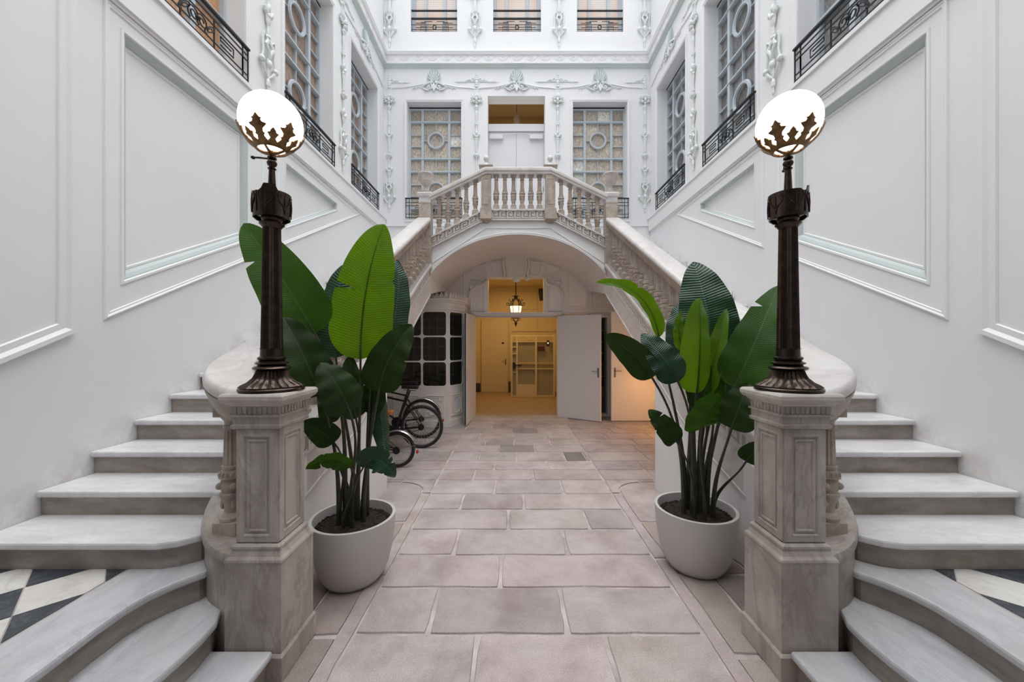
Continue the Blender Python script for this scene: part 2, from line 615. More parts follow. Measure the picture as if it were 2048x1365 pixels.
def slab(poly, tone, inset=0.008, z=0.0, wob=0.006):
    n = len(poly)
    pts = [Vector((x, y)) for x, y in poly]
    c = sum(pts, Vector((0, 0))) / n
    # subdivide edges and wobble them: worn arrises
    rim = []
    for i in range(n):
        a, b2 = pts[i], pts[(i + 1) % n]
        L = (b2 - a).length
        k = max(1, int(L / 0.09))
        for q in range(k):
            p = a.lerp(b2, q / k)
            d = (c - p).normalized()
            e = inset + R.uniform(0, wob)
            if q == 0:
                e += 0.009
            rim.append(p + d * e)
    m_ = len(rim)
    fl.t = tuple(a * (1 + R.uniform(-.025, .025)) for a in (tone if isinstance(tone, tuple) else (tone,) * 3))
    top = [(p.x, p.y, z) for p in [r + (c - r).normalized() * 0.006 for r in rim]]
    low = [(p.x, p.y, z - 0.011) for p in rim]
    fl.add(top + low, [list(range(m_))] + [(i, (i + 1) % m_, m_ + (i + 1) % m_, m_ + i) for i in range(m_)])


for a, b2 in zip(rows[:-1], rows[1:]):
    js = joints.get(a)
    if js is None:
        js, x = [], -1.0 + R.uniform(.3, .8)
        while x < .75:
            js.append(x)
            x += R.uniform(.45, .85)
    xsn = [-1.0] + js + [1.0]
    for i, (x0, x1) in enumerate(zip(xsn[:-1], xsn[1:])):
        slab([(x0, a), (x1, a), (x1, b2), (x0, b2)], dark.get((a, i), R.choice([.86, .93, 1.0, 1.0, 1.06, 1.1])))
    if a >= 4.57:
        for s in (-1, 1):
            x, k = 1.0, 0
            while x < 2.9:
                w = R.uniform(.5, .95) if k or a > 5.2 else .62
                x1 = x + w if x + w < 2.6 else 2.97
                slab([(s * x, a), (s * x1, a), (s * x1, b2), (s * x, b2)], R.uniform(.86, 1.02))
                x, k = x1, 1
for s in (-1, 1):
    # the kerb strip beside the carriageway, curling out at its far end
    cx, cy, r0 = 1.40, 4.18, 0.40
    arc = [(cx - r0 * math.cos(t), cy + r0 * math.sin(t)) for t in [i * PI / 16 for i in range(9)]]
    arc2 = [(cx - (r0 - .085) * math.cos(t), cy + (r0 - .085) * math.sin(t)) for t in [i * PI / 16 for i in range(9)]]
    y = -5.0
    while y < 4.1:
        y1 = min(4.18, y + R.uniform(1.3, 1.9))
        slab([(s * 1.0, y), (s * 1.085, y), (s * 1.085, y1), (s * 1.0, y1)], R.uniform(1.0, 1.1), .004, wob=.003)
        y = y1
    for i in range(8):
        fl.t = 1.04
        fl.add([(s * p[0], p[1], -.001) for p in (arc[i], arc[i + 1], arc2[i + 1], arc2[i])], [(0, 1, 2, 3)])
    slab([(s * 1.0, 4.18)] + [(s * p[0], p[1]) for p in arc[1:]] + [(s * 1.0, 4.57)], .95, .006)
    slab([(s * 1.40, 4.505), (s * 1.60, 4.505), (s * 1.60, 4.57), (s * 1.40, 4.57)], .95, .002)
    x = 1.1
    for x1 in (1.7, 2.4, 2.97):
        slab([(s * x, 7.95), (s * x1, 7.95), (s * x1, 8.43), (s * x, 8.43)], .95)
        x = x1
    y = -5.0
    while y < 3.4:
        y1 = min(3.5, y + R.uniform(.7, 1.15))
        xm = R.choice([1.24, 1.32])
        slab([(s * 1.085, y), (s * xm, y), (s * xm, y1), (s * 1.085, y1)], brown(R.uniform(.72, .92)))
        slab([(s * xm, y), (s * 1.6, y), (s * 1.6, y1), (s * xm, y1)], brown(R.uniform(.50, .74)))
        y = y1
    slab([(s * 1.085, 3.5), (s * 1.6, 3.5), (s * 1.6, 4.49)] + [(s * p[0], p[1]) for p in arc2[::-1]], 1.0)
    slab([(s * 1.6, 4.2), (s * 2.97, 4.2), (s * 2.97, 4.57), (s * 1.6, 4.57)], .9)
flo = struct(fl.build('floor', [grout_m, stone_m], tone=True), 'worn grey pink stone slab paving of the courtyard', 'floor')

# vestibule floor and threshold
th = MB()
th.box(-1.1, 1.1, 7.955, 8.55, -0.1, 0.012)
o = struct(th.build('trim_1', stone_m, bevel=.006, tone=True), 'stone threshold under the double doors', 'threshold')


def wall_holes(mb, u0, u1, v0, v1, holes, th, m_=0):
    us = sorted({u0, u1, *[h[0] for h in holes], *[h[1] for h in holes]})
    vs = sorted({v0, v1, *[h[2] for h in holes], *[h[3] for h in holes]})
    us = [u for u in us if u0 <= u <= u1]
    vs = [v for v in vs if v0 <= v <= v1]
    for a, b2 in zip(us[:-1], us[1:]):
        run = None
        for c, d in zip(vs[:-1], vs[1:]):
            hole = any(h[0] < (a + b2) / 2 < h[1] and h[2] < (c + d) / 2 < h[3] for h in holes)
            if hole:
                if run:
                    mb.box(a, b2, run[0], run[1], -th, 0)
                run = None
            else:
                run = (run[0], d) if run else (c, d)
        if run:
            mb.box(a, b2, run[0], run[1], -th, 0)


TOP = 10.2
SILL, HEAD = 4.42, 6.98
side_w = [(6.69, 8.0), (4.75, 6.02), (2.78, 4.05)]
SL = .505
# sunk panels of the side walls: (near bottom, far bottom, far top, near top)
PANELS = [[(2.79, 2.11), (4.10, 2.11 + 1.31 * SL), (4.10, 3.93), (2.79, 3.93)], [(4.78, 3.10), (6.16, 3.80), (6.16, 3.90), (4.78, 3.91)], [(-1.0, .22), (2.09, 1.78), (2.09, 3.93), (-1.0, 3.93)]]
back_w = [(-2.44, -1.24), (1.24, 2.44)]
up_w = [(-2.36, -1.33), (-.53, .53), (1.33, 2.36)]
for s in (-1, 1):
    w = MB(xs(s))
    w.j = 0
    wall_holes(w, -5.0, BY + .4, 4.08, TOP, [(a, b2, SILL, HEAD) for a, b2 in side_w], .30)
    w.box(-5.0, BY + .4, 0, 4.08, -.30, -.06)
    # the lower wall is faced, leaving sloping sunk panels
    us_ = sorted({-5.0, BY, *[q[0] for pl in PANELS for q in pl]})

    def line_at(a, b2, u):
        return a[1] + (b2[1] - a[1]) * (u - a[0]) / (b2[0] - a[0])
    for a, b2 in zip(us_[:-1], us_[1:]):
        um = (a + b2) / 2
        hit = [pl for pl in PANELS if pl[0][0] < um < pl[1][0]]
        if hit:
            p0, p1, p2, p3_ = hit[0]
            quads = [[(a, 0), (b2, 0), (b2, line_at(p0, p1, b2)), (a, line_at(p0, p1, a))],
                     [(a, line_at(p3_, p2, a)), (b2, line_at(p3_, p2, b2)), (b2, 4.08), (a, 4.08)]]
        else:
            quads = [[(a, 0), (b2, 0), (b2, 4.08), (a, 4.08)]]
        for q in quads:
            w.prism([(x, y, -.061) for x, y in q], (0, 0, .061))
    struct(w.build('wall_' + SIDE[s], scuffed), 'tall white plaster wall on the %s side of the courtyard' % SIDE[s], 'wall')
w = MB(xb)
w.j = 0
bh = [(-.943, .908, 0, 2.237), (-.645, .60, 2.31, 3.09), (-.65, .62, 3.83, 7.117), (1.56, 2.0, .05, 2.2)]
bh += [(a, b2, SILL - .04, HEAD) for a, b2 in back_w] + [(a, b2, 8.54, 9.95) for a, b2 in up_w]
wall_holes(w, -WX - .3, WX + .3, 0, TOP, bh, .30)
struct(w.build('wall_back', plaster), 'white plaster end wall with stucco ornament', 'wall')
w = MB()
w.box(-3.25, 3.25, -5.3, -5.0, 0, TOP)
struct(w.build('wall_front', plaster), 'white plaster wall behind the viewer', 'wall')
w = MB()
w.box(-WX, WX, -5.0, -.2, 4.6, 4.9)
struct(w.build('ceiling_entrance', plaster), 'plaster ceiling of the entrance passage behind the viewer', 'ceiling')


# ---- windows
def bar(mb, u0, u1, v0, v1, w0=-.25, w1=-.195):
    mb.box(u0, u1, v0, v1, w0, w1)


wn = [0]
PAT = [.23, .736, .23, .736, .23]


def cell(pn, u0, u1, v0, v1, t):
    pn.t = t
    pn.box(u0, u1, v0, v1, -.256, -.248)


def window(xf, u0, u1, v0, v1, pm, label, plain=False):
    wn[0] += 1
    t = bpy.data.objects.new('window_%d' % wn[0], None)
    col.objects.link(t)
    c = xf(Vector(((u0 + u1) / 2, v0, -.2)))
    t.location = c
    tag(t, label, 'window')
    t['kind'] = 'structure'
    f, pn, bk = MB(xf), MB(xf), MB(xf)
    bk.box(u0 + .001, u1 - .001, v0, v1, -.29, -.258)
    bk.box(u0 + .001, u1 - .001, v1 - .03, v1 - .001, -.26, -.19)
    v1 -= .03
    W = u1 - u0
    B = .035
    for a, b2 in ((u0, u0 + B), (u1 - B, u1)):
        bar(f, a + .001, b2 - .001, v0, v1)
    bar(f, u0 + .001, u1 - .001, v0, v0 + B)
    bar(f, u0 + .001, u1 - .001, v1 - B, v1)
    rt = lambda: R.choice([.8, .9, 1.0, 1.0, 1.1])
    if plain:
        for k in (1, 2):
            um = u0 + W * k / 3
            bar(f, um - .03, um + .03, v0 + B, v1 - B)
        cell(pn, u0 + B, u1 - B, v0 + B, v1 - B, 1.0)
        for k in range(1, 4):
            vm = v0 + (v1 - v0) * k / 4
            bar(f, u0 + B, u1 - B, vm - .02, vm + .02)
    else:
        H = v1 - v0 - 2 * B
        bars = .05
        k = (H - 4 * bars) / sum(PAT)
        sp, mu = W * .195, W * .048
        ua = [u0 + B, u0 + B + sp, u0 + B + sp + mu, u1 - B - sp - mu, u1 - B - sp, u1 - B]
        for a, b2 in ((ua[1], ua[2]), (ua[3], ua[4])):
            bar(f, a, b2, v0 + B, v1 - B)
        um = (u0 + u1) / 2
        v = v1 - B
        for i, hh in enumerate(PAT):
            hh *= k
            lo = v - hh
            pale = lambda: R.choice([.95, 1.0, 1.05, 1.0, (1.45, 1.62, 1.75)]) if pm is pane_back else rt()
            if i % 2 == 0:
                for a, b2 in ((ua[0], ua[1]), (ua[2], um), (um, ua[3]), (ua[4], ua[5])):
                    cell(pn, a, b2, lo, v, pale() if i else (R.choice([.75, .8]) if a in (ua[0], ua[4]) else pale()))
                bar(f, um - .008, um + .008, lo, v, -.25, -.21)
            else:
                for a, b2 in ((ua[0], ua[1]), (ua[4], ua[5])):
                    for q in range(3):
                        cell(pn, a, b2, lo + hh * q / 3, lo + hh * (q + 1) / 3, pale())
                    for q in (1, 2):
                        bar(f, a, b2, lo + hh * q / 3 - .009, lo + hh * q / 3 + .009, -.25, -.21)
                cm = (lo + v) / 2
                for a, b2 in ((ua[2], um), (um, ua[3])):
                    for c0, c1 in ((lo, cm), (cm, v)):
                        cell(pn, a, b2, c0, c1, rt())
                r = W * .145
                for a, b2 in ((ua[2], um - r), (um + r, ua[3])):
                    bar(f, a, b2, cm - .008, cm + .008, -.25, -.21)
                for a, b2 in ((lo, cm - r), (cm + r, v)):
                    bar(f, um - .008, um + .008, a, b2, -.25, -.21)
                f.tube([(um + r * math.cos(q * PI / 14), cm + r * math.sin(q * PI / 14), -.205) for q in range(28)], W * .022, 6, True)
                pn.t = R.choice([1.0, 1.1])
                n = 24
                pn.add([(um + r * math.cos(q * 2 * PI / n), cm + r * math.sin(q * 2 * PI / n), -.246) for q in range(n)], [list(range(n))])
                pn.t = .8
                pn.add([(um + r * .55 * math.cos(q * 2 * PI / n), cm + r * .55 * math.sin(q * 2 * PI / n), -.2445) for q in range(n)], [list(range(n))])
            v = lo
            if i < 4:
                bar(f, u0 + B, u1 - B, v - bars, v, -.25, -.197)
                bar(f, u0 + B, u1 - B, v - bars * .75, v - bars * .25, -.195, -.185)
                v -= bars
    f.build('window_frame', frame_m, t, smooth=40)
    pn.build('pane', pm, t, tone=True)
    bk.build('shadow_gap', iron, t)
    # plaster surround on the wall face
    tr = MB(xf)
    v1 += .03
    tr.frame([(u0 - .002, v0), (u1 + .002, v0), (u1 + .002, v1 + .002), (u0 - .002, v1 + .002)],
             [(-.002, 0.001), (-.004, .014), (-.03, .014), (-.034, .022), (-.055, .022), (-.06, 0.001)])
    tr.build('window_surround', trim_m, t)
    return t


order = ['nearest the end wall', 'in the middle', 'nearest the viewer']
for s in (-1, 1):
    for i, (a, b2) in enumerate(side_w):
        window(xs(s), a, b2, SILL, HEAD, (pane_amber if i == 2 else pane_left) if s < 0 else pane_right,
               'tall grid paned window in the %s wall, the one %s' % (SIDE[s], order[i]), plain=i == 2)
for i, (a, b2) in enumerate(back_w):
    window(xb, a, b2, SILL - .04, HEAD, pane_back, 'tall paned window with round lights in the end wall, %s of the middle doorway' % ('left', 'right')[i])


def upper_window(i, u0, u1):
    wn[0] += 1
    t = bpy.data.objects.new('window_%d' % wn[0], None)
    col.objects.link(t)
    t.location = xb(Vector(((u0 + u1) / 2, 8.54, -.2)))
    tag(t, ['left hand', 'middle', 'right hand'][i] + ' upper window with peach blind above the cornice', 'window')
    t['kind'] = 'structure'
    f, pn = MB(xb), MB(xb)
    for a, b2 in ((u0 + .001, u0 + .07), (u1 - .07, u1 - .001), (u0 + .27, u0 + .33), (u1 - .33, u1 - .27)):
        f.box(a, b2, 8.541, 9.94, -.2, -.15)
    f.box(u0 + .07, u1 - .07, 8.541, 8.60, -.2, -.15)
    f.box(u0 + .07, u1 - .07, 9.85, 9.94, -.2, -.15)
    pn.box(u0 + .03, u1 - .03, 8.56, 9.93, -.19, -.18)
    f.build('window_frame', frame_m, t)
    pn.build('pane', blind_m, t)


for i, (a, b2) in enumerate(up_w):
    upper_window(i, a, b2)


# ---- iron balcony railings
def railing(xf, u0, u1, v0, v1, label, group, upper=False, w=.03):
    t = thing('balcony_railing', label, 'railing', xf(Vector(((u0 + u1) / 2, v0, w))), group)
    top, fr, sws = MB(xf), MB(xf), {k: MB(xf) for k in (-1, 0, 1)}
    um = (u0 + u1) / 2
    L = u1 - u0
    H = v1 - v0
    top.box(u0, u1, v1 - .02, v1, w - .018, w + .018)
    r = .0075 if not upper else .006
    st = lambda m_, pts: m_.tube([(a, b2, w) for a, b2 in pts], r, 4)
    if upper:
        top.box(u0, u1, v1 - .2, v1 - .175, w - .018, w + .018)
        v1 -= .2
        H = v1 - v0
        st(fr, [(u0 + .01, v0), (u0 + .01, v1)])
        st(fr, [(u1 - .01, v0), (u1 - .01, v1)])
        for q in (.12, .28, .62):
            st(fr, [(u0, v0 + H * q), (u1, v0 + H * q)])
        for sgn in (-1, 1):
            for q in (.12, .28, .42, .5, .62, .72, .78):
                a = um + sgn * L * .18
                b2 = um + sgn * L * (.30 if q not in (.42, .72) else .4)
                st(sws[sgn], [(a, v0 + H * q), (b2, v0 + H * q)])
            st(sws[sgn], [(um + sgn * L * .18, v0 + H * .12), (um + sgn * L * .18, v0 + H * .62)])
            st(sws[sgn], [(um + sgn * L * .3, v0 + H * .12), (um + sgn * L * .3, v0 + H * .62)])
            st(sws[sgn], [(um + sgn * L * .05, v0 + H * .85), (um + sgn * L * .22, v0 + H * .85)])
        st(fr, [(um - L * .18, v0 + H * .45), (um + L * .18, v0 + H * .45)])
        sws[0].tube([(um + .035 * math.cos(q * PI / 8), v0 + H * .45 + .05 * math.sin(q * PI / 8), w) for q in range(16)], .012, 5, True)
    else:
        for q in (.04, .2, .62, .78):
            st(fr, [(u0 + .01, v0 + H * q), (u1 - .01, v0 + H * q)])
        for q in (0.01, .07, .93, .99):
            st(fr, [(u0 + L * q, v0), (u0 + L * q, v1)])
        for q in (.36, .64):
            st(fr, [(u0 + L * q, v0 + H * .04), (u0 + L * q, v0 + H * .78)])
        for sgn in (-1, 1):
            a, b2 = um + sgn * L * .2, um + sgn * L * .33
            st(sws[sgn], [(a, v0 + H * .3), (b2, v0 + H * .3), (b2, v0 + H * .52), (a, v0 + H * .52), (a, v0 + H * .42), (b2 - sgn * .03, v0 + H * .42)])
            st(sws[sgn], [(um + sgn * L * .43, v0 + H * .2), (um + sgn * L * .43, v0 + H * .62)])
            for k in range(2):
                cx, cy, rr = um + sgn * L * (.035 + .07 * k), v0 + H * .41, H * .19
                sws[sgn].tube([(cx + rr * (.25 + .75 * q / 20) * math.cos(q * PI / 6), cy + rr * (.25 + .75 * q / 20) * math.sin(q * PI / 6 + k), w) for q in range(21)], .007, 4)
        sws[0].ball((um, v0 + H * .41, w), .022, 8, 6)
    top.build('handrail', iron, t)
    fr.build('rail_frame', iron, t)
    for k in (-1, 0, 1):
        sws[k].build('scrollwork' if k else 'rosette', iron, t, smooth=40)


for s in (-1, 1):
    for i, (a, b2) in enumerate(side_w):
        railing(xs(s), a - .02, b2 + .02, SILL + .005, SILL + .37, 'low black iron railing on the sill of the %s wall window %s' % (SIDE[s], order[i]), 'window railings')
for i, (a, b2) in enumerate(back_w):
    railing(xb, a - .03, b2 + .03, SILL - .03, SILL + .42, 'low black iron railing before the %s paned window of the end wall' % ('left', 'right')[i], 'window railings')
for i, (a, b2) in enumerate(up_w):
    railing(xb, a, b2, 8.545, 9.07, 'double barred iron railing on the %s upper window above the cornice' % ['left', 'middle', 'right'][i], 'upper window railings', True, -.06)

# ---- cornice and bands
path = [(-WX, -5.0, 0), (-WX, BY, 0), (WX, BY, 0), (WX, -5.0, 0)]
c1 = MB()
z = 7.72
c1.sweep([(a, b2, z) for a, b2, _ in path], [(0, 0), (.012, .0), (.015, .015), (.03, .02), (.035, .04), (.05, .045), (.055, .065), (0, .065)])
struct(c1.build('trim_2', sage), 'pale sage lower moulding of the cornice round the court', 'cornice')
c2 = MB()
z = 7.785
c2.sweep([(a, b2, z) for a, b2, _ in path], [(0, 0), (.085, 0), (.085, .02), (.06, .025), (.06, .19), (.09, .20), (.10, .235), (.11, .245), (.11, .265), (0, .265)])
n = 19
c2.xf = xb
for i in range(n):
    u = -2.8 + 5.6 * i / (n - 1)
    c2.tube([(u + .1 * math.cos(q), z + .15 - .075 * math.sin(q), .062) for q in [PI * k / 8 for k in range(9)]], .009, 4)
    c2.tube([(u + .055 * math.cos(q), z + .15 - .05 * math.sin(q), .062) for q in [PI * k / 8 for k in range(9)]], .006, 4)
    c2.ball((u, z + .16, .062), (.022, .022, .012), 8, 4)
    c2.ball((u + .155, z + .165, .062), (.045, .008, .008), 8, 4)
    c2.tube([(u + .11, z + .06, .062), (u + .155, z + .035, .062), (u + .2, z + .06, .062)], .006, 4)
for s in (-1, 1):
    c2.xf = xs(s)
    for i in range(24):
        u = 8.25 - .31 * i
        c2.tube([(u + .1 * math.cos(q), z + .15 - .075 * math.sin(q), .062) for q in [PI * k / 6 for k in range(7)]], .009, 4)
        c2.ball((u, z + .16, .062), (.022, .022, .012), 6, 4)
struct(c2.build('trim_3', trim_m), 'white cornice frieze with little moulded swags', 'cornice')
# white fascia band under the side windows
for s in (-1, 1):
    f = MB(xs(s))
    f.box(-4.95, BY - .02, 4.10, 4.37, .0005, .045)
    f.box(-4.95, BY - .02, 4.075, 4.10, .0005, .025)
    f.frame([(-4.95, 4.36), (BY - .02, 4.36), (BY - .02, 4.40), (-4.95, 4.40)], [(0, .0005), (0, .065), (.02, .065)])
    f.box(-4.95, BY - .02, 4.37, 4.395, .0005, .06)
    struct(f.build('trim_%d' % (4 if s < 0 else 5), trim_m), 'white fascia band under the %s wall windows' % SIDE[s], 'moulding')
f = MB(xb)
for a, b2 in ((-WX + .03, -.7), (.7, WX - .03)):
    f.box(a, b2, 4.22, 4.26, .0005, .03)
struct(f.build('trim_6', trim_m), 'white band under the end wall windows', 'moulding')

# ---- sloping wall panels along the stairs
thin = [(0, .0005), (.004, .014), (.014, .018), (.026, .010), (.036, .010), (.04, .0005)]


def zb(y):
    return 1.81 + (y - 2.65) * SL


for s in (-1, 1):
    mo = MB(xs(s))
    mo.frame([(2.65, zb(2.65)), (4.36, zb(4.36)), (4.36, 4.07), (2.65, 4.07)], thin)
    mo.frame([(4.60, zb(4.60)), (7.1, 4.04), (4.60, 4.07)], thin)
    mo.frame([(2.47, zb(2.47) + .0), (-1.0, zb(-1.0)), (-1.0, 4.07), (2.47, 4.07)], [(0, .0005), (.004, .03), (.03, .03), (.05, .014), (.085, .014), (.09, .0005)])
    struct(mo.build('trim_%d' % (7 if s < 0 else 8), trim_m), 'thin white sloping panel mouldings on the %s wall' % SIDE[s], 'moulding')
    gm, wm2 = MB(xs(s)), MB(xs(s))
    for q in PANELS:
        k = .5 if q is PANELS[1] else 1
        wm2.frame(q, [(-.022 * k, .0004), (-.02 * k, .010), (-.004 * k, .010), (.001, -.002)])
        gm.frame(q, [(.001, -.002), (.012 * k, -.006), (.034 * k, -.020), (.05 * k, -.042), (.054 * k, -.056)])
        wm2.frame(q, [(.054 * k, -.048), (.070 * k, -.048), (.074 * k, -.0595)])
    struct(wm2.build('trim_%d' % (9 if s < 0 else 10), trim_m), 'white edges of the recessed panels on the %s wall' % SIDE[s], 'moulding')
    struct(gm.build('trim_%d' % (11 if s < 0 else 12), cove), 'pale sage cove inside the panels of the %s wall' % SIDE[s], 'moulding')


# ================================================================ stucco ornament
def sub(xf, u, v, k=1.0, flip=1):
    return lambda p: xf(Vector((u + p.x * k * flip, v + p.y * k, max(.0012, p.z * k))))


def spiral(m_, cx, cy, r, turns, a0, rad, sg=1, w=.02, n=22):
    m_.tube([(cx + r * (1 - q / n * .85) * math.cos(a0 + sg * 2 * PI * turns * q / n), cy + r * (1 - q / n * .85) * math.sin(a0 + sg * 2 * PI * turns * q / n), w) for q in range(n + 1)],
            [rad * (1 - .5 * q / n) for q in range(n + 1)], 5)


def palmette(xf, u, v, label, group, k=1.0):
    t = thing('palmette_ornament', label, 'ornament', xf(Vector((u, v, .02))), group)
    X = sub(xf, u, v, k)
    a, b2 = MB(X), MB(X)
    for i in range(-4, 5):
        an = PI / 2 - i * .26
        L = .30 - .012 * i * i
        rot = Matrix.Rotation(an - PI / 2, 3, 'Z')
        a.ball(Vector((0, .02, .022)) + rot @ Vector((0, L * .55, 0)), (.021, L * .5, .03), 8, 6, rot)
    a.prism([(.17 * math.cos(q), .03 + .33 * math.sin(q), .003) for q in [PI * j / 14 for j in range(15)]], (0, 0, .006))
    for sg in (-1, 1):
        spiral(b2, sg * .105, -.05, .072, 1.3, PI / 2, .026, sg)
        b2.ball((sg * .105, -.05, .025), (.03, .03, .03), 8, 6)
        b2.tube([(sg * .03, .02, .03), (sg * .08, .035, .035), (sg * .17, .0, .03), (sg * .23, -.03, .025), (sg * .28, -.055, .02)], [.024, .022, .024, .016, .006], 6)
        b2.tube([(sg * .12, -.13, .02), (sg * .2, -.115, .025), (sg * .27, -.06, .02)], [.016, .018, .006], 6)
        b2.tube([(sg * .27, -.06, .015), (sg * .34, -.055, .012), (sg * .40, -.075, .012), (sg * .44, -.06, .012), (sg * .47, -.09, .012)], .008, 5)
        b2.ball((sg * .41, -.09, .012), .016, 6, 5)
        b2.ball((sg * .47, -.085, .012), .014, 6, 5)
    b2.prism([(-.05, -.06, .003), (0, -.17, .003), (.05, -.06, .003), (0, .04, .003)], (0, 0, .04))
    a.build('fan', sage, t, smooth=50)
    b2.build('scroll', orn_m, t, smooth=50)


def tendril(xf, u, v, label, group, half=0, k=1.0):
    t = thing('tendril_ornament', label, 'ornament', xf(Vector((u, v, .01))), group)
    X = sub(xf, u, v, k)
    a, b2 = MB(X), MB(X)
    for j, (y, r) in enumerate(((.15, .03), (.105, .036), (.06, .042), (.0, .045), (-.05, .03), (-.1, .035))):
        a.ball((0 if not half else half * .03, y, .016), (r, r * .9, .02), 8, 6)
    a.prism([(-.02, .02, .003), (0, -.14, .003), (.02, .02, .003)], (0, 0, .02))
    for sg in (-1, 1):
        if half and sg != half:
            continue
        spiral(b2, sg * .085, .055, .045, 1.1, -PI / 2, .009, -sg, .012, 14)
        b2.tube([(sg * .12, .03, .01), (sg * .16, .05, .012), (sg * .21, .045, .012), (sg * .25, .015, .01)], [.007, .008, .007, .004], 5)
        b2.tube([(sg * .03, .0, .01), (sg * .14, .01, .01), (sg * .3, .005, .01), (sg * .42, .005, .008), (sg * .5, .005, .008)], [.008, .007, .006, .005, .003], 5)
        for x, r in ((.27, .012), (.33, .010), (.385, .016), (.43, .008)):
            b2.ball((sg * x, .005, .012), (r * 1.3, r, .014), 7, 5)
        spiral(b2, sg * .14, .035, .03, 1.0, PI, .008, sg, .012, 12)
    a.build('bud_stem', orn_m, t, smooth=50)
    b2.build('tendril', orn_m, t, smooth=50)


def cluster(m_, y, k=1.0):
    for i in range(-3, 4):
        an = i * .42
        rot = Matrix.Rotation(-an, 3, 'Z')
        m_.ball(Vector((0, y - .02 * k, .035)) + rot @ Vector((0, .085 * k, 0)), (.022 * k, .055 * k, .026), 7, 5, rot)
    for sg in (-1, 1):
        spiral(m_, sg * .11 * k, y - .045 * k, .045 * k, 1.2, PI / 2, .018 * k, sg, .035, 14)
        m_.ball((sg * .05 * k, y - .07 * k, .035), (.03 * k, .035 * k, .03), 7, 5)
    m_.ball((0, y - .03 * k, .05), (.034 * k, .05 * k, .03), 8, 6)
    m_.ball((0, y - .1 * k, .035), (.03 * k, .03 * k, .03), 8, 6)


def lotus(m_, y, k=1.0):
    m_.ball((0, y + .07 * k, .03), (.026 * k, .05 * k, .026), 7, 6)
    for sg in (-1, 1):
        rot = Matrix.Rotation(sg * .5, 3, 'Z')
        m_.ball((-sg * .045 * k, y + .02 * k, .03), (.022 * k, .055 * k, .026), 7, 5, rot)
        spiral(m_, sg * .07 * k, y + .03 * k, .025 * k, 1.0, -PI / 2, .012 * k, -sg, .03, 10)
    m_.ball((0, y - .02 * k, .03), (.042 * k, .035 * k, .032), 8, 6)


def stemprof(m_, pts):
    # upright turned stem standing out from the wall
    for (y0, r0), (y1, r1) in zip(pts[:-1], pts[1:]):
        n = 8
        vs = []
        for y, r in ((y0, r0), (y1, r1)):
            for j in range(n):
                vs.append((r * math.cos(2 * PI * j / n), y, .026 + .7 * r * math.sin(2 * PI * j / n)))
        m_.add(vs, [(j, (j + 1) % n, n + (j + 1) % n, n + j) for j in range(n)])


def festoon(m_, y, k=1.0):
    """the knotted M-shaped drop with two side bells"""
    stemprof(m_, [(y + .30 * k, .03), (y + .27 * k, .035), (y + .26 * k, .02), (y + .2 * k, .02)])
    for sg in (-1, 1):
        m_.tube([(sg * .02, y + .24 * k, .03), (sg * .06, y + .16 * k, .04), (sg * .02, y + .1 * k, .05), (0, y + .02 * k, .03)], [.016, .022, .02, .012], 6)
        m_.tube([(sg * .03, y + .22 * k, .03), (sg * .09, y + .27 * k, .035), (sg * .105, y + .2 * k, .03), (sg * .09, y + .08 * k, .03), (sg * .11, y - .02 * k, .03)], [.012, .018, .014, .012, .012], 6)
        m_.ball((sg * .12, y - .05 * k, .035), (.042 * k, .035 * k, .03), 8, 6)
        m_.tube([(sg * .11, y - .08 * k, .03), (sg * .06, y - .14 * k, .03), (0, y - .2 * k, .025)], [.022, .014, .010], 6)
    m_.ball((0, y - .04 * k, .04), (.035 * k, .05 * k, .032), 8, 6)
    stemprof(m_, [(y + .02, .025), (y - .2 * k, .012), (y - .24 * k, .03), (y - .29 * k, .03), (y - .30 * k, .014), (y - .36 * k, .012), (y - .37 * k, .022), (y - .4 * k, .004)])


def candelabrum(xf, u, label, group, full, vt=6.97, flat=True):
    """stucco candelabrum hanging down a pier"""
    t = thing('candelabrum_ornament', label, 'ornament', xf(Vector((u, vt, .02))), group)
    X = sub(xf, u, vt)
    a, b2 = MB(X), MB(X)
    if flat:
        a.box(-.05, .05, .15, .43, .002, .012)
        for sg in (-1, 1):
            a.box(sg * .05 - .006, sg * .05 + .006, .15, .43, .002, .02)
    cluster(b2, .07)
    stemprof(a, [(-.04, .02), (-.08, .018), (-.10, .035), (-.12, .046), (-.13, .04), (-.19, .012), (-.2, .02), (-.26, .028), (-.4, .012), (-.455, .012), (-.46, .035), (-.5, .03), (-.51, .038), (-.53, .02), (-.58, .015), (-.62, .022), (-.68, .016)])
    lotus(b2, -.76)
    stemprof(a, [(-.78, .03), (-.83, .042), (-.845, .03), (-.86, .034), (-1.06, .014), (-1.09, .014), (-1.092, .028), (-1.11, .028), (-1.115, .016), (-1.16, .022), (-1.185, .075), (-1.2, .072), (-1.24, .03), (-1.26, .012), (-1.5, .012)])
    if full:
        lotus(b2, -1.52, 1.05)
        stemprof(a, [(-1.55, .04), (-1.62, .03), (-1.66, .014), (-1.75, .02)])
        festoon(b2, -2.06, 1.0)
    a.build('turned_stem', orn_m, t, smooth=40)
    b2.build('foliage', orn_m, t, smooth=50)


def pendant(xf, u, label, group, vt):
    t = thing('pendant_ornament', label, 'ornament', xf(Vector((u, vt, .02))), group)
    a, b2 = MB(sub(xf, u, vt)), MB(sub(xf, u, vt))
    stemprof(a, [(1.2, .03), (.62, .03), (.6, .06), (.52, .05), (.46, .016)])
    cluster(b2, .95)
    festoon(b2, .2, 1.15)
    a.build('turned_stem', orn_m, t, smooth=40)
    b2.build('foliage', orn_m, t, smooth=50)


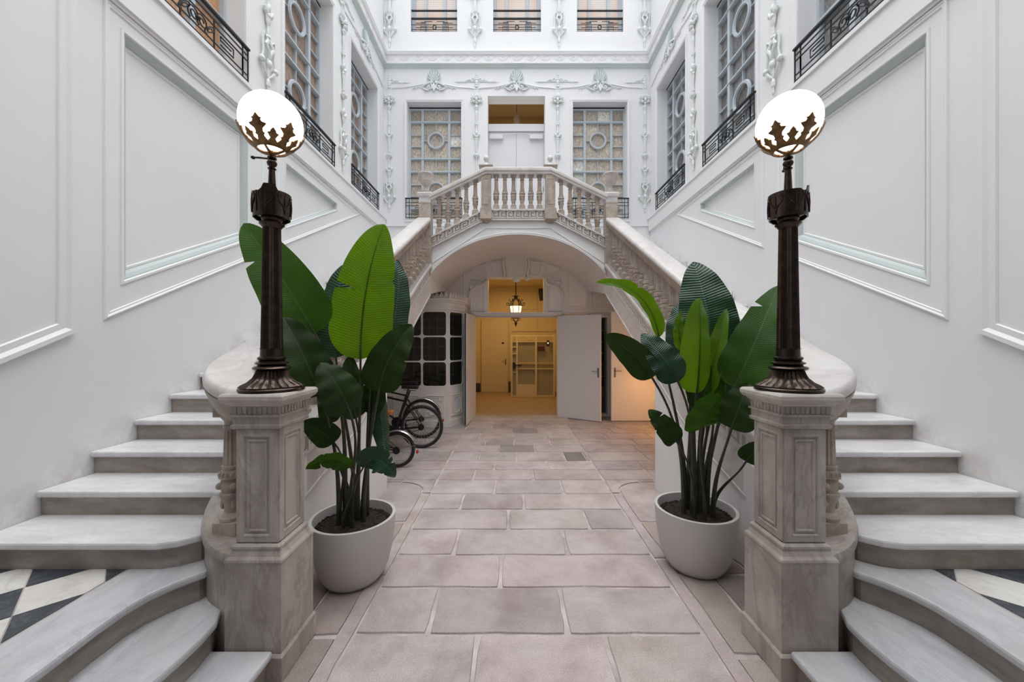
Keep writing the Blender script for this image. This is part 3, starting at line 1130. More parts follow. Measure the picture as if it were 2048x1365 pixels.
wh = ['left paned window', 'middle doorway', 'right paned window']
for i, u in enumerate((-1.84, -.01, 1.84)):
    palmette(xb, u, 7.36, 'sage shell palmette on the end wall over the %s' % wh[i], 'end wall palmettes')
for i, u in enumerate((-.90, .90)):
    tendril(xb, u, 7.42, 'white tendril cross on the end wall, %s of the middle palmette' % ('left', 'right')[i], 'end wall tendrils')
    candelabrum(xb, u, 'white stucco candelabrum strip just %s of the middle doorway' % ('left', 'right')[i], 'end wall candelabra', False)
for i, u in enumerate((-2.83, 2.83)):
    sg = 1 if u < 0 else -1
    tendril(xb, u - sg * .03, 7.40, 'half tendril in the %s corner of the end wall' % ('left', 'right')[i], 'end wall tendrils', sg)
    candelabrum(xb, u, 'long stucco candelabrum in the %s corner of the end wall' % ('left', 'right')[i], 'end wall candelabra', True)
for i, u in enumerate((-2.82, -.93, .93, 2.82)):
    pendant(xb, u, ['stucco pendant in the left corner above the cornice', 'stucco pendant between left and middle upper windows',
                    'stucco pendant between middle and right upper windows', 'stucco pendant in the right corner above the cornice'][i], 'pendants above the cornice', 8.43)
for s in (-1, 1):
    for i, u in enumerate((7.35, 5.38)):
        palmette(xs(s), u, 7.36, 'sage shell palmette on the %s wall over the window %s' % (SIDE[s], order[i]), 'side wall palmettes')
    for i, u in enumerate((6.36, 4.40)):
        tendril(xs(s), u, 7.42, 'white tendril cross on the %s wall above the %s candelabrum' % (SIDE[s], ('farther', 'nearer')[i]), 'side wall tendrils')
        candelabrum(xs(s), u, 'long stucco candelabrum on the %s wall, the %s one' % (SIDE[s], ('farther', 'nearer')[i]), 'side wall candelabra', True)
g = MB(xb)
for u0, u1 in ((-2.9, -1.84), (-1.84, -.9), (-.9, -.01), (-.01, .9), (.9, 1.84), (1.84, 2.9)):
    pk = u1 if u1 in (-1.84, -.01, 1.84) else u0
    lo = u0 if pk == u1 else u1
    g.tube([(pk + (lo - pk) * q, 7.40 - .14 * q ** .9 + (.01 * math.sin(q * 9)), .008) for q in [.12 + .11 * j for j in range(9)]], .012, 5)
for s in (-1, 1):
    g.xf = xs(s)
    for pk, lo in ((7.35, 8.35), (7.35, 6.36), (5.38, 6.36), (5.38, 4.4), (3.4, 4.4)):
        g.tube([(pk + (lo - pk) * q, 7.40 - .14 * q ** .9, .008) for q in [.12 + .11 * j for j in range(9)]], .012, 5)
struct(g.build('trim_13', trim_m, smooth=50), 'thin stucco garland lines between the palmettes', 'moulding')
# ================================================================ the stairs
RISE, RUN = .153, .294


def yk(k):
    return 1.975 + RUN * (k - 4)


ACX, ACY, AR = 1.365, 2.405, .415      # the string curls round this centre to the pedestal


def lx(y):
    """plan position of the balustrade line: a bulge at the foot that eases back"""
    q = min(1, max(0, (y - ACY) / 1.15))
    return 1.62 + .16 * (1 - q * q * (3 - 2 * q))


def sz(y):
    return 3.05 - .529 * (6.6 - y)


def spath(n=14, yend=6.5, dy=.35):
    """plan line of the balustrade as (x, y, string top, rail top)"""
    out = []
    for i in range(n + 1):
        t = -PI / 2 + PI / 2 * i / n
        out.append((ACX + AR * math.cos(t), ACY + AR * math.sin(t), .60 + .23 * (i / n) ** 2.5, 1.41 + .19 * (i / n) ** 1.4))
    k = max(1, int((yend - ACY) / dy))
    for i in range(1, k + 1):
        y = ACY + (yend - ACY) * i / k
        out.append((lx(y), y, sz(y), 3.84 - .534 * (6.6 - y)))
    return out


def rectstack(m_, cx, cy, st):
    vs, fs = [], []
    for z, hx, hy in st:
        vs += [(cx - hx, cy - hy, z), (cx + hx, cy - hy, z), (cx + hx, cy + hy, z), (cx - hx, cy + hy, z)]
    for i in range(len(st) - 1):
        for j in range(4):
            q = (j + 1) % 4
            fs.append((i * 4 + j, i * 4 + q, i * 4 + 4 + q, i * 4 + 4 + j))
    fs.append((3, 2, 1, 0))
    e = (len(st) - 1) * 4
    fs.append((e, e + 1, e + 2, e + 3))
    m_.add(vs, fs)


def clip(poly, x0, x1, y0, y1):
    for ax, lim, sg in ((0, x0, 1), (0, x1, -1), (1, y0, 1), (1, y1, -1)):
        out = []
        for i in range(len(poly)):
            a, b2 = poly[i - 1], poly[i]
            da, db = sg * (a[ax] - lim), sg * (b2[ax] - lim)
            if (da >= 0) != (db >= 0):
                q = da / (da - db)
                out.append((a[0] + (b2[0] - a[0]) * q, a[1] + (b2[1] - a[1]) * q))
            if db >= 0:
                out.append(b2)
        poly = out
        if len(poly) < 3:
            return []
    return poly


def key_unit(m_, at, L, H):
    """one Greek fret unit as raised bars; at(a, b) -> (box corners) maps along/up to the band"""
    t = H * .15
    for a0, a1, b0, b1 in ((0, L, 0, t), (0, t, t, H), (t, L * .80, H - t, H), (L * .80 - t, L * .80, H * .32, H - t), (L * .40, L * .80 - t, H * .32, H * .32 + t), (L * .40, L * .40 + t, H * .32 + t, H * .66)):
        m_.add([at(a, b2, w) for w in (0, 1) for b2 in (b0, b1) for a in (a0, a1)],
               [(0, 2, 3, 1), (4, 5, 7, 6), (0, 1, 5, 4), (2, 6, 7, 3), (0, 4, 6, 2), (1, 3, 7, 5)])


# ---- turned balusters, shared meshes
def baluster_mesh(h, fat=1.0):
    m_ = MB(lambda p: Vector((p.x * fat, p.y * fat, p.z)))
    k = h / .66
    m_.box(-.062, .062, -.062, .062, -.04, .055 * k)
    m_.lathe([(z0 and r or r, z0 * k) for r, z0 in [(.056, .055), (.058, .075), (.048, .09), (.036, .10), (.036, .115), (.042, .15), (.052, .185), (.058, .195), (.058, .205), (.046, .212), (.054, .24), (.056, .255), (.048, .285), (.062, .292), (.05, .325), (.042, .335), (.048, .345), (.048, .355), (.038, .36)]], n=16)
    m_.lathe([(.041, .36 * k), (.037, .50 * k), (.035, .555 * k)], n=24, flute=(.1, 1, .13))
    m_.lathe([(.035, .555 * k), (.042, .56 * k), (.042, .575 * k), (.034, .58 * k), (.036, .60 * k), (.05, .62 * k), (.056, .63 * k)], n=16)
    m_.box(-.06, .06, -.06, .06, .628 * k, .675 * k)
    for j in range(4):
        an = j * PI / 2 + PI / 4
        m_.ball((.053 * math.cos(an), .053 * math.sin(an), .25 * k), (.02, .02, .02), 8, 5)
        m_.ball((.041 * math.cos(an), .041 * math.sin(an), .15 * k), (.012, .012, .03), 6, 5)
    for j in range(14):
        an = j * PI / 7
        m_.ball((.052 * math.cos(an), .052 * math.sin(an), .308 * k), (.012, .012, .02), 5, 4)
    return m_


def place_balusters(parent, proto_h, pts, fat=1.0):
    o = None
    for x, y, z in pts:
        if o is None:
            o = baluster_mesh(proto_h, fat).build('baluster', bal_m, None, smooth=35)
            o.parent = parent
            o.location = Vector((x, y, z)) - parent_loc(parent)
        else:
            clone(o, parent, (x, y, z))


for s in (-1, 1):
    M_ = mirror(s)
    nm = SIDE[s]
    t = thing('marble_staircase', 'marble staircase climbing along the %s wall, with diamond tiled landing' % nm, 'staircase', (s * 2.3, 2.0, 0), 'marble staircases')
    nose = {1: [(1.26, -1.2), (1.26, 1.855)], 2: [(1.53, -1.2), (1.53, 1.45), (1.515, 1.62), (1.512, 1.74), (1.525, 1.84), (1.56, 1.91)],
            3: [(1.82, -1.2), (1.82, 1.40), (1.838, 1.60), (1.838, 1.73), (1.82, 1.81), (1.784, 1.88), (1.74, 1.94), (1.697, 1.985)]}
    back = {1: [(1.62, 1.855), (1.62, -1.2)], 2: [(1.62, 2.05), (1.92, 2.05), (1.92, -1.2)], 3: [(1.70, 2.2), (2.125, 2.2), (2.125, -1.2)]}
    for k in (1, 2, 3):
        rz = MB(M_)
        pl = [(x + .03, y) for x, y in nose[k]] + back[k]
        rz.prism([(x, y, 0 if k == 1 else RISE * (k - 1) - .03) for x, y in pl], (0, 0, RISE * k - .04 - (0 if k == 1 else RISE * (k - 1) - .03)))
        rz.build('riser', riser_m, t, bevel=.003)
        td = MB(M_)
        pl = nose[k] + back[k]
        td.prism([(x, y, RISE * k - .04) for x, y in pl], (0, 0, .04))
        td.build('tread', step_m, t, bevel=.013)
    lt = MB(M_)
    lt.m = 2
    lt.box(2.12, 2.945, -1.2, 2.04, .25, .4565)
    D = .39
    for n_ in range(-12, 30):
        for q in range(-30, 14):
            p0, q0 = .62 - .39 * 6 + D * n_, .04 + D * q
            # local frame on the right side: x - y and x + y run diagonally
            cs = []
            for du, dv in ((0, 0), (1, 0), (1, 1), (0, 1)):
                a = p0 + du * D
                b2 = q0 + dv * D
                cs.append(((b2 + a) / 2, (b2 - a) / 2))
            pl = clip(cs, 2.128, 2.945, -1.2, 2.036)
            if len(pl) >= 3:
                lt.m = (n_ + q + 1) % 2
                c = sum((Vector(p) for p in pl), Vector((0, 0))) / len(pl)
                pl = [Vector(p) + (c - Vector(p)).normalized() * .004 for p in pl]
                lt.add([(p.x, p.y, .459) for p in pl], [list(range(len(pl)))])
    lt.build('landing_tiles', [wt_m, bt_m, grout_m], t)
    for k in range(4, 20):
        y0, y1, z = yk(k), yk(k + 1), RISE * k
        if k == 19:
            y1 = 6.57
        rz = MB(M_)
        if k == 4:
            pl = [(2.945, y0 + .03), (1.95, y0 + .03), (1.87, y0 + .055), (1.80, y0 + .11), (1.78, y0 + .2), (1.78, y1 + .03), (2.945, y1 + .03)]
        else:
            xi = 1.78 if k == 5 else 1.68
            pl = [(2.945, y0 + .03), (xi, y0 + .03), (xi, y1 + .03), (2.945, y1 + .03)]
        rz.prism([(x, y, z - RISE - .02) for x, y in pl], (0, 0, RISE + .02 - .04))
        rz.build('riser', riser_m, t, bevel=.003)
        td = MB(M_)
        if k == 4:
            pl = [(2.946, y0), (1.95, y0), (1.86, y0 + .025), (1.785, y0 + .085), (1.765, y0 + .2), (1.765, y1 + .05), (2.946, y1 + .05)]
        else:
            xi = 1.77 if k == 5 else 1.67
            pl = [(2.946, y0), (xi, y0), (xi, y1 + .05), (2.946, y1 + .05)]
        td.prism([(x, y, z - .04) for x, y in pl], (0, 0, .04))
        td.build('tread', tread_m, t, bevel=.012)
    # body of the flight: solid at the foot, a rampant soffit higher up
    bd = MB(M_)

    def soff(y):
        return 2.5 - .52 * (6.6 - y)

    ys = [2.45, 4.25, 4.25, 5.0, 5.8, 6.55]
    pl = [(1.612, 2.45, 0), (1.612, 4.25, 0), (1.612, 4.25, soff(4.25)), (1.612, 6.55, soff(6.55)), (1.612, 6.55, 2.86), (1.612, 2.45, .64)]
    bd.prism(pl, (1.33, 0, 0))
    bd.prism([(1.55, 6.50, 2.47), (1.55, 8.42, 2.80), (1.55, 8.42, 2.94), (1.55, 6.50, 2.94)], (1.39, 0, 0))
    bd.build('stair_soffit', plaster, t)
    sp = spath()[1:]
    lo, up, dr = MB(M_), MB(M_), MB(M_)
    for m_, hw, zt, zb_ in ((lo, .115, lambda p: p[2] - .5, lambda p: 0.0), (up, .12, lambda p: p[2], lambda p: p[2] - .54), (dr, .112, lambda p: p[2] - .002, lambda p: 0.0)):
        if m_ is lo:
            pts = [p for p in sp if ACY - .02 <= p[1] <= 4.3]
        elif m_ is dr:
            pts = [p for p in sp if p[1] <= ACY + .001]
        else:
            pts = [p for p in sp if p[1] >= ACY - .02]
        vs = []
        for i, p in enumerate(pts):
            a, b2 = pts[max(0, i - 1)], pts[min(len(pts) - 1, i + 1)]
            d = Vector((b2[0] - a[0], b2[1] - a[1])).normalized()
            nx, ny = d.y, -d.x
            for sg, zz in ((-1, zb_(p)), (1, zb_(p)), (1, zt(p)), (-1, zt(p))):
                vs.append((p[0] + nx * hw * sg, p[1] + ny * hw * sg, zz))
        n = len(pts)
        fs = [(i * 4 + j, i * 4 + (j + 1) % 4, i * 4 + 4 + (j + 1) % 4, i * 4 + 4 + j) for i in range(n - 1) for j in range(4)]
        fs += [(0, 1, 2, 3), tuple((n - 1) * 4 + j for j in range(4))]
        m_.add(vs, fs)
    lo.build('string_wall', plaster, t, smooth=40)
    p3 = [(p[0], p[1], p[2]) for p in sp]
    # top ledge of the string and its lower bead
    ld_ = [(-.114, -.075), (.114, -.075), (.117, -.05), (.124, -.045), (.127, -.02), (.121, 0), (-.121, 0), (-.127, -.02), (-.124, -.045), (-.117, -.05)]
    dr.sweep(p3[:14], ld_)
    dr.build('curled_end', ped_m, t, smooth=40)
    up.sweep(p3[13:], [(-.128, -.075), (.128, -.075), (.131, -.05), (.137, -.045), (.14, -.02), (.134, 0), (-.134, 0), (-.14, -.02), (-.137, -.045), (-.131, -.05)])
    up.sweep(p3[13:], [(-.128, -.225), (-.115, -.235), (-.115, -.2), (-.128, -.205)])
    up.sweep(p3[13:], [(-.126, -.54), (-.11, -.55), (-.11, -.50), (-.126, -.515)])
    up.build('string_course', rail_m, t, smooth=35)
    kb = MB(M_)
    kb.sweep(p3[13:], [(-.1245, -.20), (-.115, -.20), (-.115, -.045), (-.1245, -.045)])
    kb.m = 1
    y = 2.42
    while y < 6.35:
        y0 = y

        def at(a, b2, w):
            yy = y0 + a
            return (lx(yy) - .124 - w * .005, yy, sz(yy) - .188 + b2)

        key_unit(kb, at, .118, .13)
        y += .132
    kb.build('fret_band', [key_m, rail_m], t)

    # ---- balustrade
    bt = thing('stair_balustrade', 'carved marble balustrade and curling handrail of the %s staircase' % nm, 'balustrade', (s * 1.75, 2.4, .9), 'stair balustrades')
    r3 = [(p[0], p[1], p[3]) for p in spath(yend=6.5)]
    r3 = r3[1:]
    hr = MB(M_)
    hr.sweep(r3, [(-.108, -.075), (.108, -.075), (.119, -.06), (.121, -.035), (.112, -.008), (.098, 0), (-.098, 0), (-.112, -.008), (-.121, -.035), (-.119, -.06)])
    hr.build('handrail', rail_m, bt, smooth=50)
    hr = MB(M_)
    hr.sweep(r3, [(-.078, -.175), (.078, -.175), (.082, -.15), (.098, -.135), (.102, -.11), (.112, -.095), (.116, -.074), (-.116, -.074), (-.112, -.095), (-.102, -.11), (-.098, -.135), (-.082, -.15)])
    hr.build('rail_moulding', bal_m, bt, smooth=40)
    pts = []
    for t_ in (-.86, -.12):
        pts.append((s * (ACX + AR * math.cos(t_)), ACY + AR * math.sin(t_), .60 + .23 * (1 + t_ / (PI / 2)) ** 2.5))
    y = ACY + RUN
    while y < 6.4:
        pts.append((s * lx(y), y, sz(y)))
        y += .193
    place_balusters(bt, .655, pts)

    # ---- lamp pedestal
    pd = thing('lamp_pedestal', 'panelled grey marble pedestal under the %s lamp post' % nm, 'pedestal', (s * 1.365, 2.01, 0), 'lamp pedestals')
    b_ = MB(M_)
    rectstack(b_, 1.365, 2.01, [(0, .152, .162), (.118, .152, .162), (.13, .143, .153)])
    b_.build('plinth', ped_m, pd, bevel=.004)
    b_ = MB(M_)
    rectstack(b_, 1.365, 2.01, [(.128, .14, .15), (.565, .14, .15), (.578, .143, .153), (.588, .14, .15), (.60, .128, .138), (.625, .118, .128), (.632, .122, .132), (.645, .122, .132), (.655, .108, .118)])
    b_.build('base_block', ped_m, pd, bevel=.003)
    b_ = MB(M_)
    rectstack(b_, 1.365, 2.01, [(.64, .102, .112), (1.235, .102, .112)])
    for face in range(4):
        hw = .102 if face % 2 == 0 else .112

        def fx(p, face=face):
            if face == 0:
                q = (1.365 + p.x, 2.01 - .112 - p.z, p.y)
            elif face == 1:
                q = (1.365 - .102 - p.z, 2.01 + p.x, p.y)
            elif face == 2:
                q = (1.365 + p.x, 2.01 + .112 + p.z, p.y)
            else:
                q = (1.365 + .102 + p.z, 2.01 + p.x, p.y)
            return M_(Vector(q))
        b_.xf = fx
        b_.frame([(-hw, .66), (hw, .66), (hw, 1.225), (-hw, 1.225)], [(0, .0004), (.002, .007), (.026, .007), (.03, .0085), (.036, .0085), (.042, .0008)])
        b_.frame([(-hw + .052, .712), (hw - .052, .712), (hw - .052, 1.173), (-hw + .052, 1.173)], [(0, .0004), (.002, .006), (.008, .006), (.012, .0006)])
    b_.build('shaft', ped_m, pd)
    b_ = MB(M_)
    rectstack(b_, 1.365, 2.01, [(1.225, .112, .122), (1.232, .122, .132), (1.245, .124, .134), (1.25, .116, .126), (1.285, .118, .128), (1.288, .126, .136), (1.297, .126, .136), (1.30, .118, .128), (1.345, .122, .132)])
    for i in range(9):
        for sg in (-1, 1):
            u = -.1 + .2 * i / 8
            b_.box(1.365 + u - .007, 1.365 + u + .007, 2.01 + sg * .128 - .005, 2.01 + sg * .128 + .005, 1.303, 1.338)
            b_.box(1.365 + sg * .118 - .005, 1.365 + sg * .118 + .005, 2.01 + u * 1.08 - .007, 2.01 + u * 1.08 + .007, 1.303, 1.338)
    b_.build('dentil_frieze', ped_m, pd)
    b_ = MB(M_)
    rectstack(b_, 1.365, 2.01, [(1.34, .128, .138), (1.352, .136, .146), (1.36, .15, .16), (1.375, .158, .168), (1.392, .158, .168), (1.404, .15, .16)])
    b_.build('cap', cap_m, pd, bevel=.003)

    # ---- lamp post
    LM = [(0, 0), (.036, .024), (.135, .107), (.172, .130), (.215, .152), (.244, .18), (.32, .222), (.93, .86), (.972, .885), (1.03, .905), (1.06, .93), (1.2, 1.035), (1.245, 1.062), (1.30, 1.165), (1.352, 1.20), (1.44, 1.262)]

    def lz(z):
        for (a, b2), (c_, d_) in zip(LM[:-1], LM[1:]):
            if z <= c_:
                return b2 + (d_ - b2) * (z - a) / (c_ - a)
        return z
    lp = thing('lamp_post', 'fluted dark bronze lamp post with lit opal globe on the %s pedestal' % nm, 'lamp', (s * 1.365, 2.01, 1.404), 'globe lamp posts')
    c = (1.365, 2.01, 1.404)
    b_ = MB(lambda p: M_(Vector((p.x, p.y, 1.404 + lz(p.z - 1.404)))))
    b_.lathe([(.15, 0), (.156, .008), (.156, .02), (.148, .03), (.15, .036)], c, 48)
    b_.lathe([(.15, .034), (.135, .048), (.112, .062), (.088, .088), (.076, .118), (.072, .135)], c, 48, flute=(.03, .2, .11))
    b_.lathe([(.066, .13), (.084, .14), (.09, .152), (.084, .165), (.068, .172), (.064, .185), (.076, .193), (.078, .205), (.066, .215), (.058, .222), (.066, .228), (.066, .238), (.056, .244)], c, 32)
    b_.build('lamp_base', bronze, lp, smooth=45)
    b_ = MB(lambda p: M_(Vector((p.x, p.y, 1.404 + lz(p.z - 1.404)))))
    b_.lathe([(.055, .24), (.053, .31), (.056, .312), (.056, .318), (.05, .32)], c, 32)
    b_.lathe([(.052, .318), (.047, .6), (.042, .93)], c, 40, flute=(.3, 1, .1))
    b_.lathe([(.042, .925), (.047, .93), (.05, .94), (.058, .95), (.06, .962), (.05, .972), (.042, .98), (.046, 1.0), (.05, 1.02), (.05, 1.03)], c, 32)
    b_.build('column', bronze, lp, smooth=45)
    b_ = MB(lambda p: M_(Vector((p.x, p.y, 1.404 + lz(p.z - 1.404)))))
    # an open chased band, cut away unevenly at top and foot
    n = 44
    vs, fs = [], []
    for j in range(n):
        an = 2 * PI * j / n
        hi = 1.20 + (.045 if (j % 44) in ((28, 29, 30, 31, 32) if s < 0 else (37, 38, 39, 40, 41)) else .0) - (.012 if (j % 22) in (12, 13, 14, 15, 16) else 0)
        lo_ = 1.03 - (.012 if (j % 11) in (0, 1, 2) else 0)
        for r, z in ((.086, lo_), (.088, (hi + lo_) / 2), (.090, hi), (.084, hi), (.081, (hi + lo_) / 2), (.079, lo_)):
            vs.append((c[0] + r * math.cos(an), c[1] + r * math.sin(an), c[2] + z))
    for j in range(n):
        q = (j + 1) % n
        for a in range(6):
            d = (a + 1) % 6
            fs.append((j * 6 + a, q * 6 + a, q * 6 + d, j * 6 + d))
    b_.add(vs, fs)
    for j in range(6):
        an = j * PI / 3 + .3

        def cy(a, z, r=.0895):
            return (c[0] + r * math.cos(an + a), c[1] + r * math.sin(an + a), c[2] + z)
        for sg in (-1, 1):
            b_.tube([cy(0, 1.06), cy(sg * .12, 1.10), cy(sg * .3, 1.12), cy(sg * .42, 1.16), cy(sg * .3, 1.185), cy(sg * .2, 1.16)], [.002, .004, .004, .0035, .003, .002], 5)
        b_.tube([cy(0, 1.05), cy(0, 1.12), cy(0, 1.185)], [.003, .005, .002], 5)
        b_.tube([cy(.52, 1.05), cy(.52, 1.19)], [.003, .002], 5)
    b_.lathe([(.03, 1.02), (.082, 1.05), (.082, 1.06), (.03, 1.075)], c, 32)
    b_.build('collar', bronze, lp, smooth=40)
    b_ = MB(lambda p: M_(Vector((p.x, p.y, 1.404 + lz(p.z - 1.404)))))
    b_.lathe([(.05, 1.03), (.046, 1.08), (.036, 1.15), (.027, 1.17), (.02, 1.22), (.0145, 1.30), (.02, 1.305), (.02, 1.312), (.013, 1.318), (.014, 1.325), (.021, 1.335), (.025, 1.352), (.02, 1.368), (.013, 1.376), (.022, 1.384), (.022, 1.395), (.01, 1.40), (.01, 1.44)], c, 24)
    b_.tube([(c[0], c[1], c[2] + 1.385), (c[0] + .06, c[1] - .01, c[2] + 1.388), (c[0] + .085, c[1] - .012, c[2] + 1.388)] if s < 0 else [(c[0], c[1], c[2] + 1.385), (c[0] + .025, c[1] + .06, c[2] + 1.37), (c[0] + .03, c[1] + .07, c[2] + 1.345)], .0065, 8)
    b_.ball((c[0] + .092, c[1] - .012, c[2] + 1.388) if s < 0 else (c[0] + .03, c[1] + .07, c[2] + 1.34), .012, 8, 6)
    b_.build('stem', bronze, lp, smooth=45)
    if s > 0:
        b_ = MB()
        b_.tube([(1.47, 2.06, 1.415), (1.50, 2.07, 1.409), (1.545, 2.10, 1.412), (1.58, 2.16, 1.42)], .005, 6)
        b_.build('cable', rubber, lp, smooth=60)
    GC = Vector((1.367, 2.01, 2.817))
    gr = .149
    g_ = MB(M_)
    g_.ball(GC, gr, 48, 32)
    g_.build('globe', globe_m, lp, smooth=80)
    ga = MB(M_)

    def sph(az, po, r):
        return GC + Vector((r * math.sin(po) * math.cos(az), r * math.sin(po) * math.sin(az), -r * math.cos(po)))

    def leafstrip(az0, prof, r0=.1525, r1=.157):
        rows_ = []
        dense = []
        for (p0, h0), (p1, h1) in zip(prof[:-1], prof[1:]):
            for q in range(3):
                dense.append((p0 + (p1 - p0) * q / 3, h0 + (h1 - h0) * q / 3))
        dense.append(prof[-1])
        n_ = 6
        vs, fs = [], []
        for po, h in dense:
            po = math.radians(po)
            for r in (r0, r1):
                for j in range(n_ + 1):
                    a = math.radians(h) * (2 * j / n_ - 1) / math.sin(po)
                    rr = r + (.003 * (1 - abs(2 * j / n_ - 1)) if r == r1 else 0)
                    vs.append(sph(az0 + a, po, rr))
        w_ = 2 * (n_ + 1)
        for i in range(len(dense) - 1):
            for j in range(n_):
                a, b2 = i * w_ + j, (i + 1) * w_ + j
                fs.append((a, a + 1, b2 + 1, b2))
                fs.append((a + n_ + 1, a + n_ + 2, b2 + n_ + 2, b2 + n_ + 1))
            for a in (0, n_):
                fs.append((i * w_ + a, i * w_ + n_ + 1 + a, (i + 1) * w_ + n_ + 1 + a, (i + 1) * w_ + a))
        ga.add(vs, fs)

    off = PI * 1.5 - .10 if s < 0 else PI * 1.5 + .05
    for j in range(6):
        a = off + j * PI / 3
        leafstrip(a, [(28, 11), (35, 7.5), (41, 5.5), (45, 8.5), (47.5, 6), (53, 7), (59, 13.5), (62, 15.5), (64, 8), (67.5, 6.5), (70, 9), (71.5, 5), (78, .4)])
        leafstrip(a + PI / 6, [(28, 11), (33, 7), (39, 4), (45, 7.5), (48, 9.5), (50, 5), (53, 4.5), (58, .4)])
    n = 40
    vs, fs = [], []
    for j in range(n):
        an = 2 * PI * j / n
        for po, r in ((24, .151), (24, .161), (27, .164), (33, .159), (33, .151)):
            vs.append(sph(an, math.radians(po), r))
    for j in range(n):
        q = (j + 1) % n
        for a in range(5):
            fs.append((j * 5 + a, q * 5 + a, q * 5 + (a + 1) % 5, j * 5 + (a + 1) % 5))
    ga.add(vs, fs)
    for j in range(4):
        a = off + j * PI / 2
        ga.tube([sph(a, math.radians(26), .158), sph(a, math.radians(13), .160), GC + Vector((0, 0, -.161))], [.006, .007, .012], 6)
    ga.build('gallery_crown', brass, lp, smooth=50)

# ================================================================ the bridge between the flights
FY = 6.60
br = thing('stair_bridge', 'arched white bridge joining both stairs, with Greek fret edge', 'bridge', (0, 6.7, 2.2))
NX = 41
XS = [-1.60 + 3.2 * i / (NX - 1) for i in range(NX)]


def arch(x):
    return 2.18 + 1.35 * math.sqrt(max(0, 1 - (x / 1.75) ** 2))


def ftop(x):
    ax = abs(x)
    return 3.80 if ax < .58 else 3.80 - (ax - .58) * .54


w = MB()
vs, fs = [], []
for x in XS:
    for y in (6.62, 6.84):
        vs += [(x, y, arch(x)), (x, y, ftop(x) + .02)]
for i in range(NX - 1):
    a, b2 = i * 4, i * 4 + 4
    fs += [(a, b2, b2 + 1, a + 1), (a + 2, a + 3, b2 + 3, b2 + 2), (a, a + 2, b2 + 2, b2), (a + 1, b2 + 1, b2 + 3, a + 3)]
fs += [(0, 1, 3, 2), tuple((NX - 1) * 4 + j for j in (0, 2, 3, 1))]
w.add(vs, fs)
# archivolt bead and fascia lines
w.tube([(x, 6.617, arch(x) + .03) for x in XS], .014, 6)
w.tube([(x, 6.617, arch(x) + .006) for x in XS], .012, 6)
for sg in (-1, 1):
    w.tube([(sg * 1.5, 6.615, ftop(1.5) - .27), (sg * .56, 6.615, ftop(.56) - .16), (0, 6.615, 3.80 - .16)], .011, 6)
w.build('arch_face', plaster, br, smooth=30)
v = MB()
vs, fs = [], []
for x in XS:
    for dz in (0, .07):
        vs += [(x, 6.84, arch(x) + dz), (x, 8.42, arch(x) + dz)]
for i in range(NX - 1):
    a, b2 = i * 4, i * 4 + 4
    fs += [(a, a + 1, b2 + 1, b2), (a + 2, b2 + 2, b2 + 3, a + 3)]
v.add(vs, fs)
v.build('vault', plaster, br, smooth=60)
d = MB()
d.box(-.60, .60, 6.63, 8.42, 3.70, 3.83)
for sg in (-1, 1):
    for k in range(4):
        x0, x1 = sg * (.60 + .25 * k), sg * (.60 + .25 * (k + 1))
        d.box(min(x0, x1), max(x0, x1), 6.85, 8.42, 3.83 - .153 * (k + 1) - .12, 3.83 - .153 * (k + 1))
    d.box(min(sg * 1.6, sg * 2.94), max(sg * 1.6, sg * 2.94), 6.63, 8.42, 2.96, 3.06)
d.build('landing', tread_m, br)
kb = MB()
ends = [(-1.52, 3.475), (-.58, 3.955), (.58, 3.955), (1.52, 3.475)]
for (x0, z0), (x1, z1) in zip(ends[:-1], ends[1:]):
    kb.m = 0
    kb.prism([(x0, 6.62, z0 - .19), (x1, 6.62, z1 - .19), (x1, 6.62, z1), (x0, 6.62, z0)], (0, -.05, 0))
    kb.m = 1
    kb.prism([(x0, 6.62, z0 - .03), (x1, 6.62, z1 - .03), (x1, 6.62, z1), (x0, 6.62, z0)], (0, -.075, 0))
    kb.prism([(x0, 6.62, z0 - .195), (x1, 6.62, z1 - .195), (x1, 6.62, z1 - .17), (x0, 6.62, z0 - .17)], (0, -.065, 0))
    L = x1 - x0
    n = int(L / .118)
    for i in range(n):
        xa = x0 + L * i / n

        def at(a, b2, w_, xa=xa, x0=x0, z0=z0, x1=x1, z1=z1):
            x = xa + a
            return (x, 6.569 - w_ * .007, z0 + (z1 - z0) * (x - x0) / (x1 - x0) - .155 + b2)
        key_unit(kb, at, L / n * .9, .115)
kb.build('fret_band', [key_m, rail_m], br)

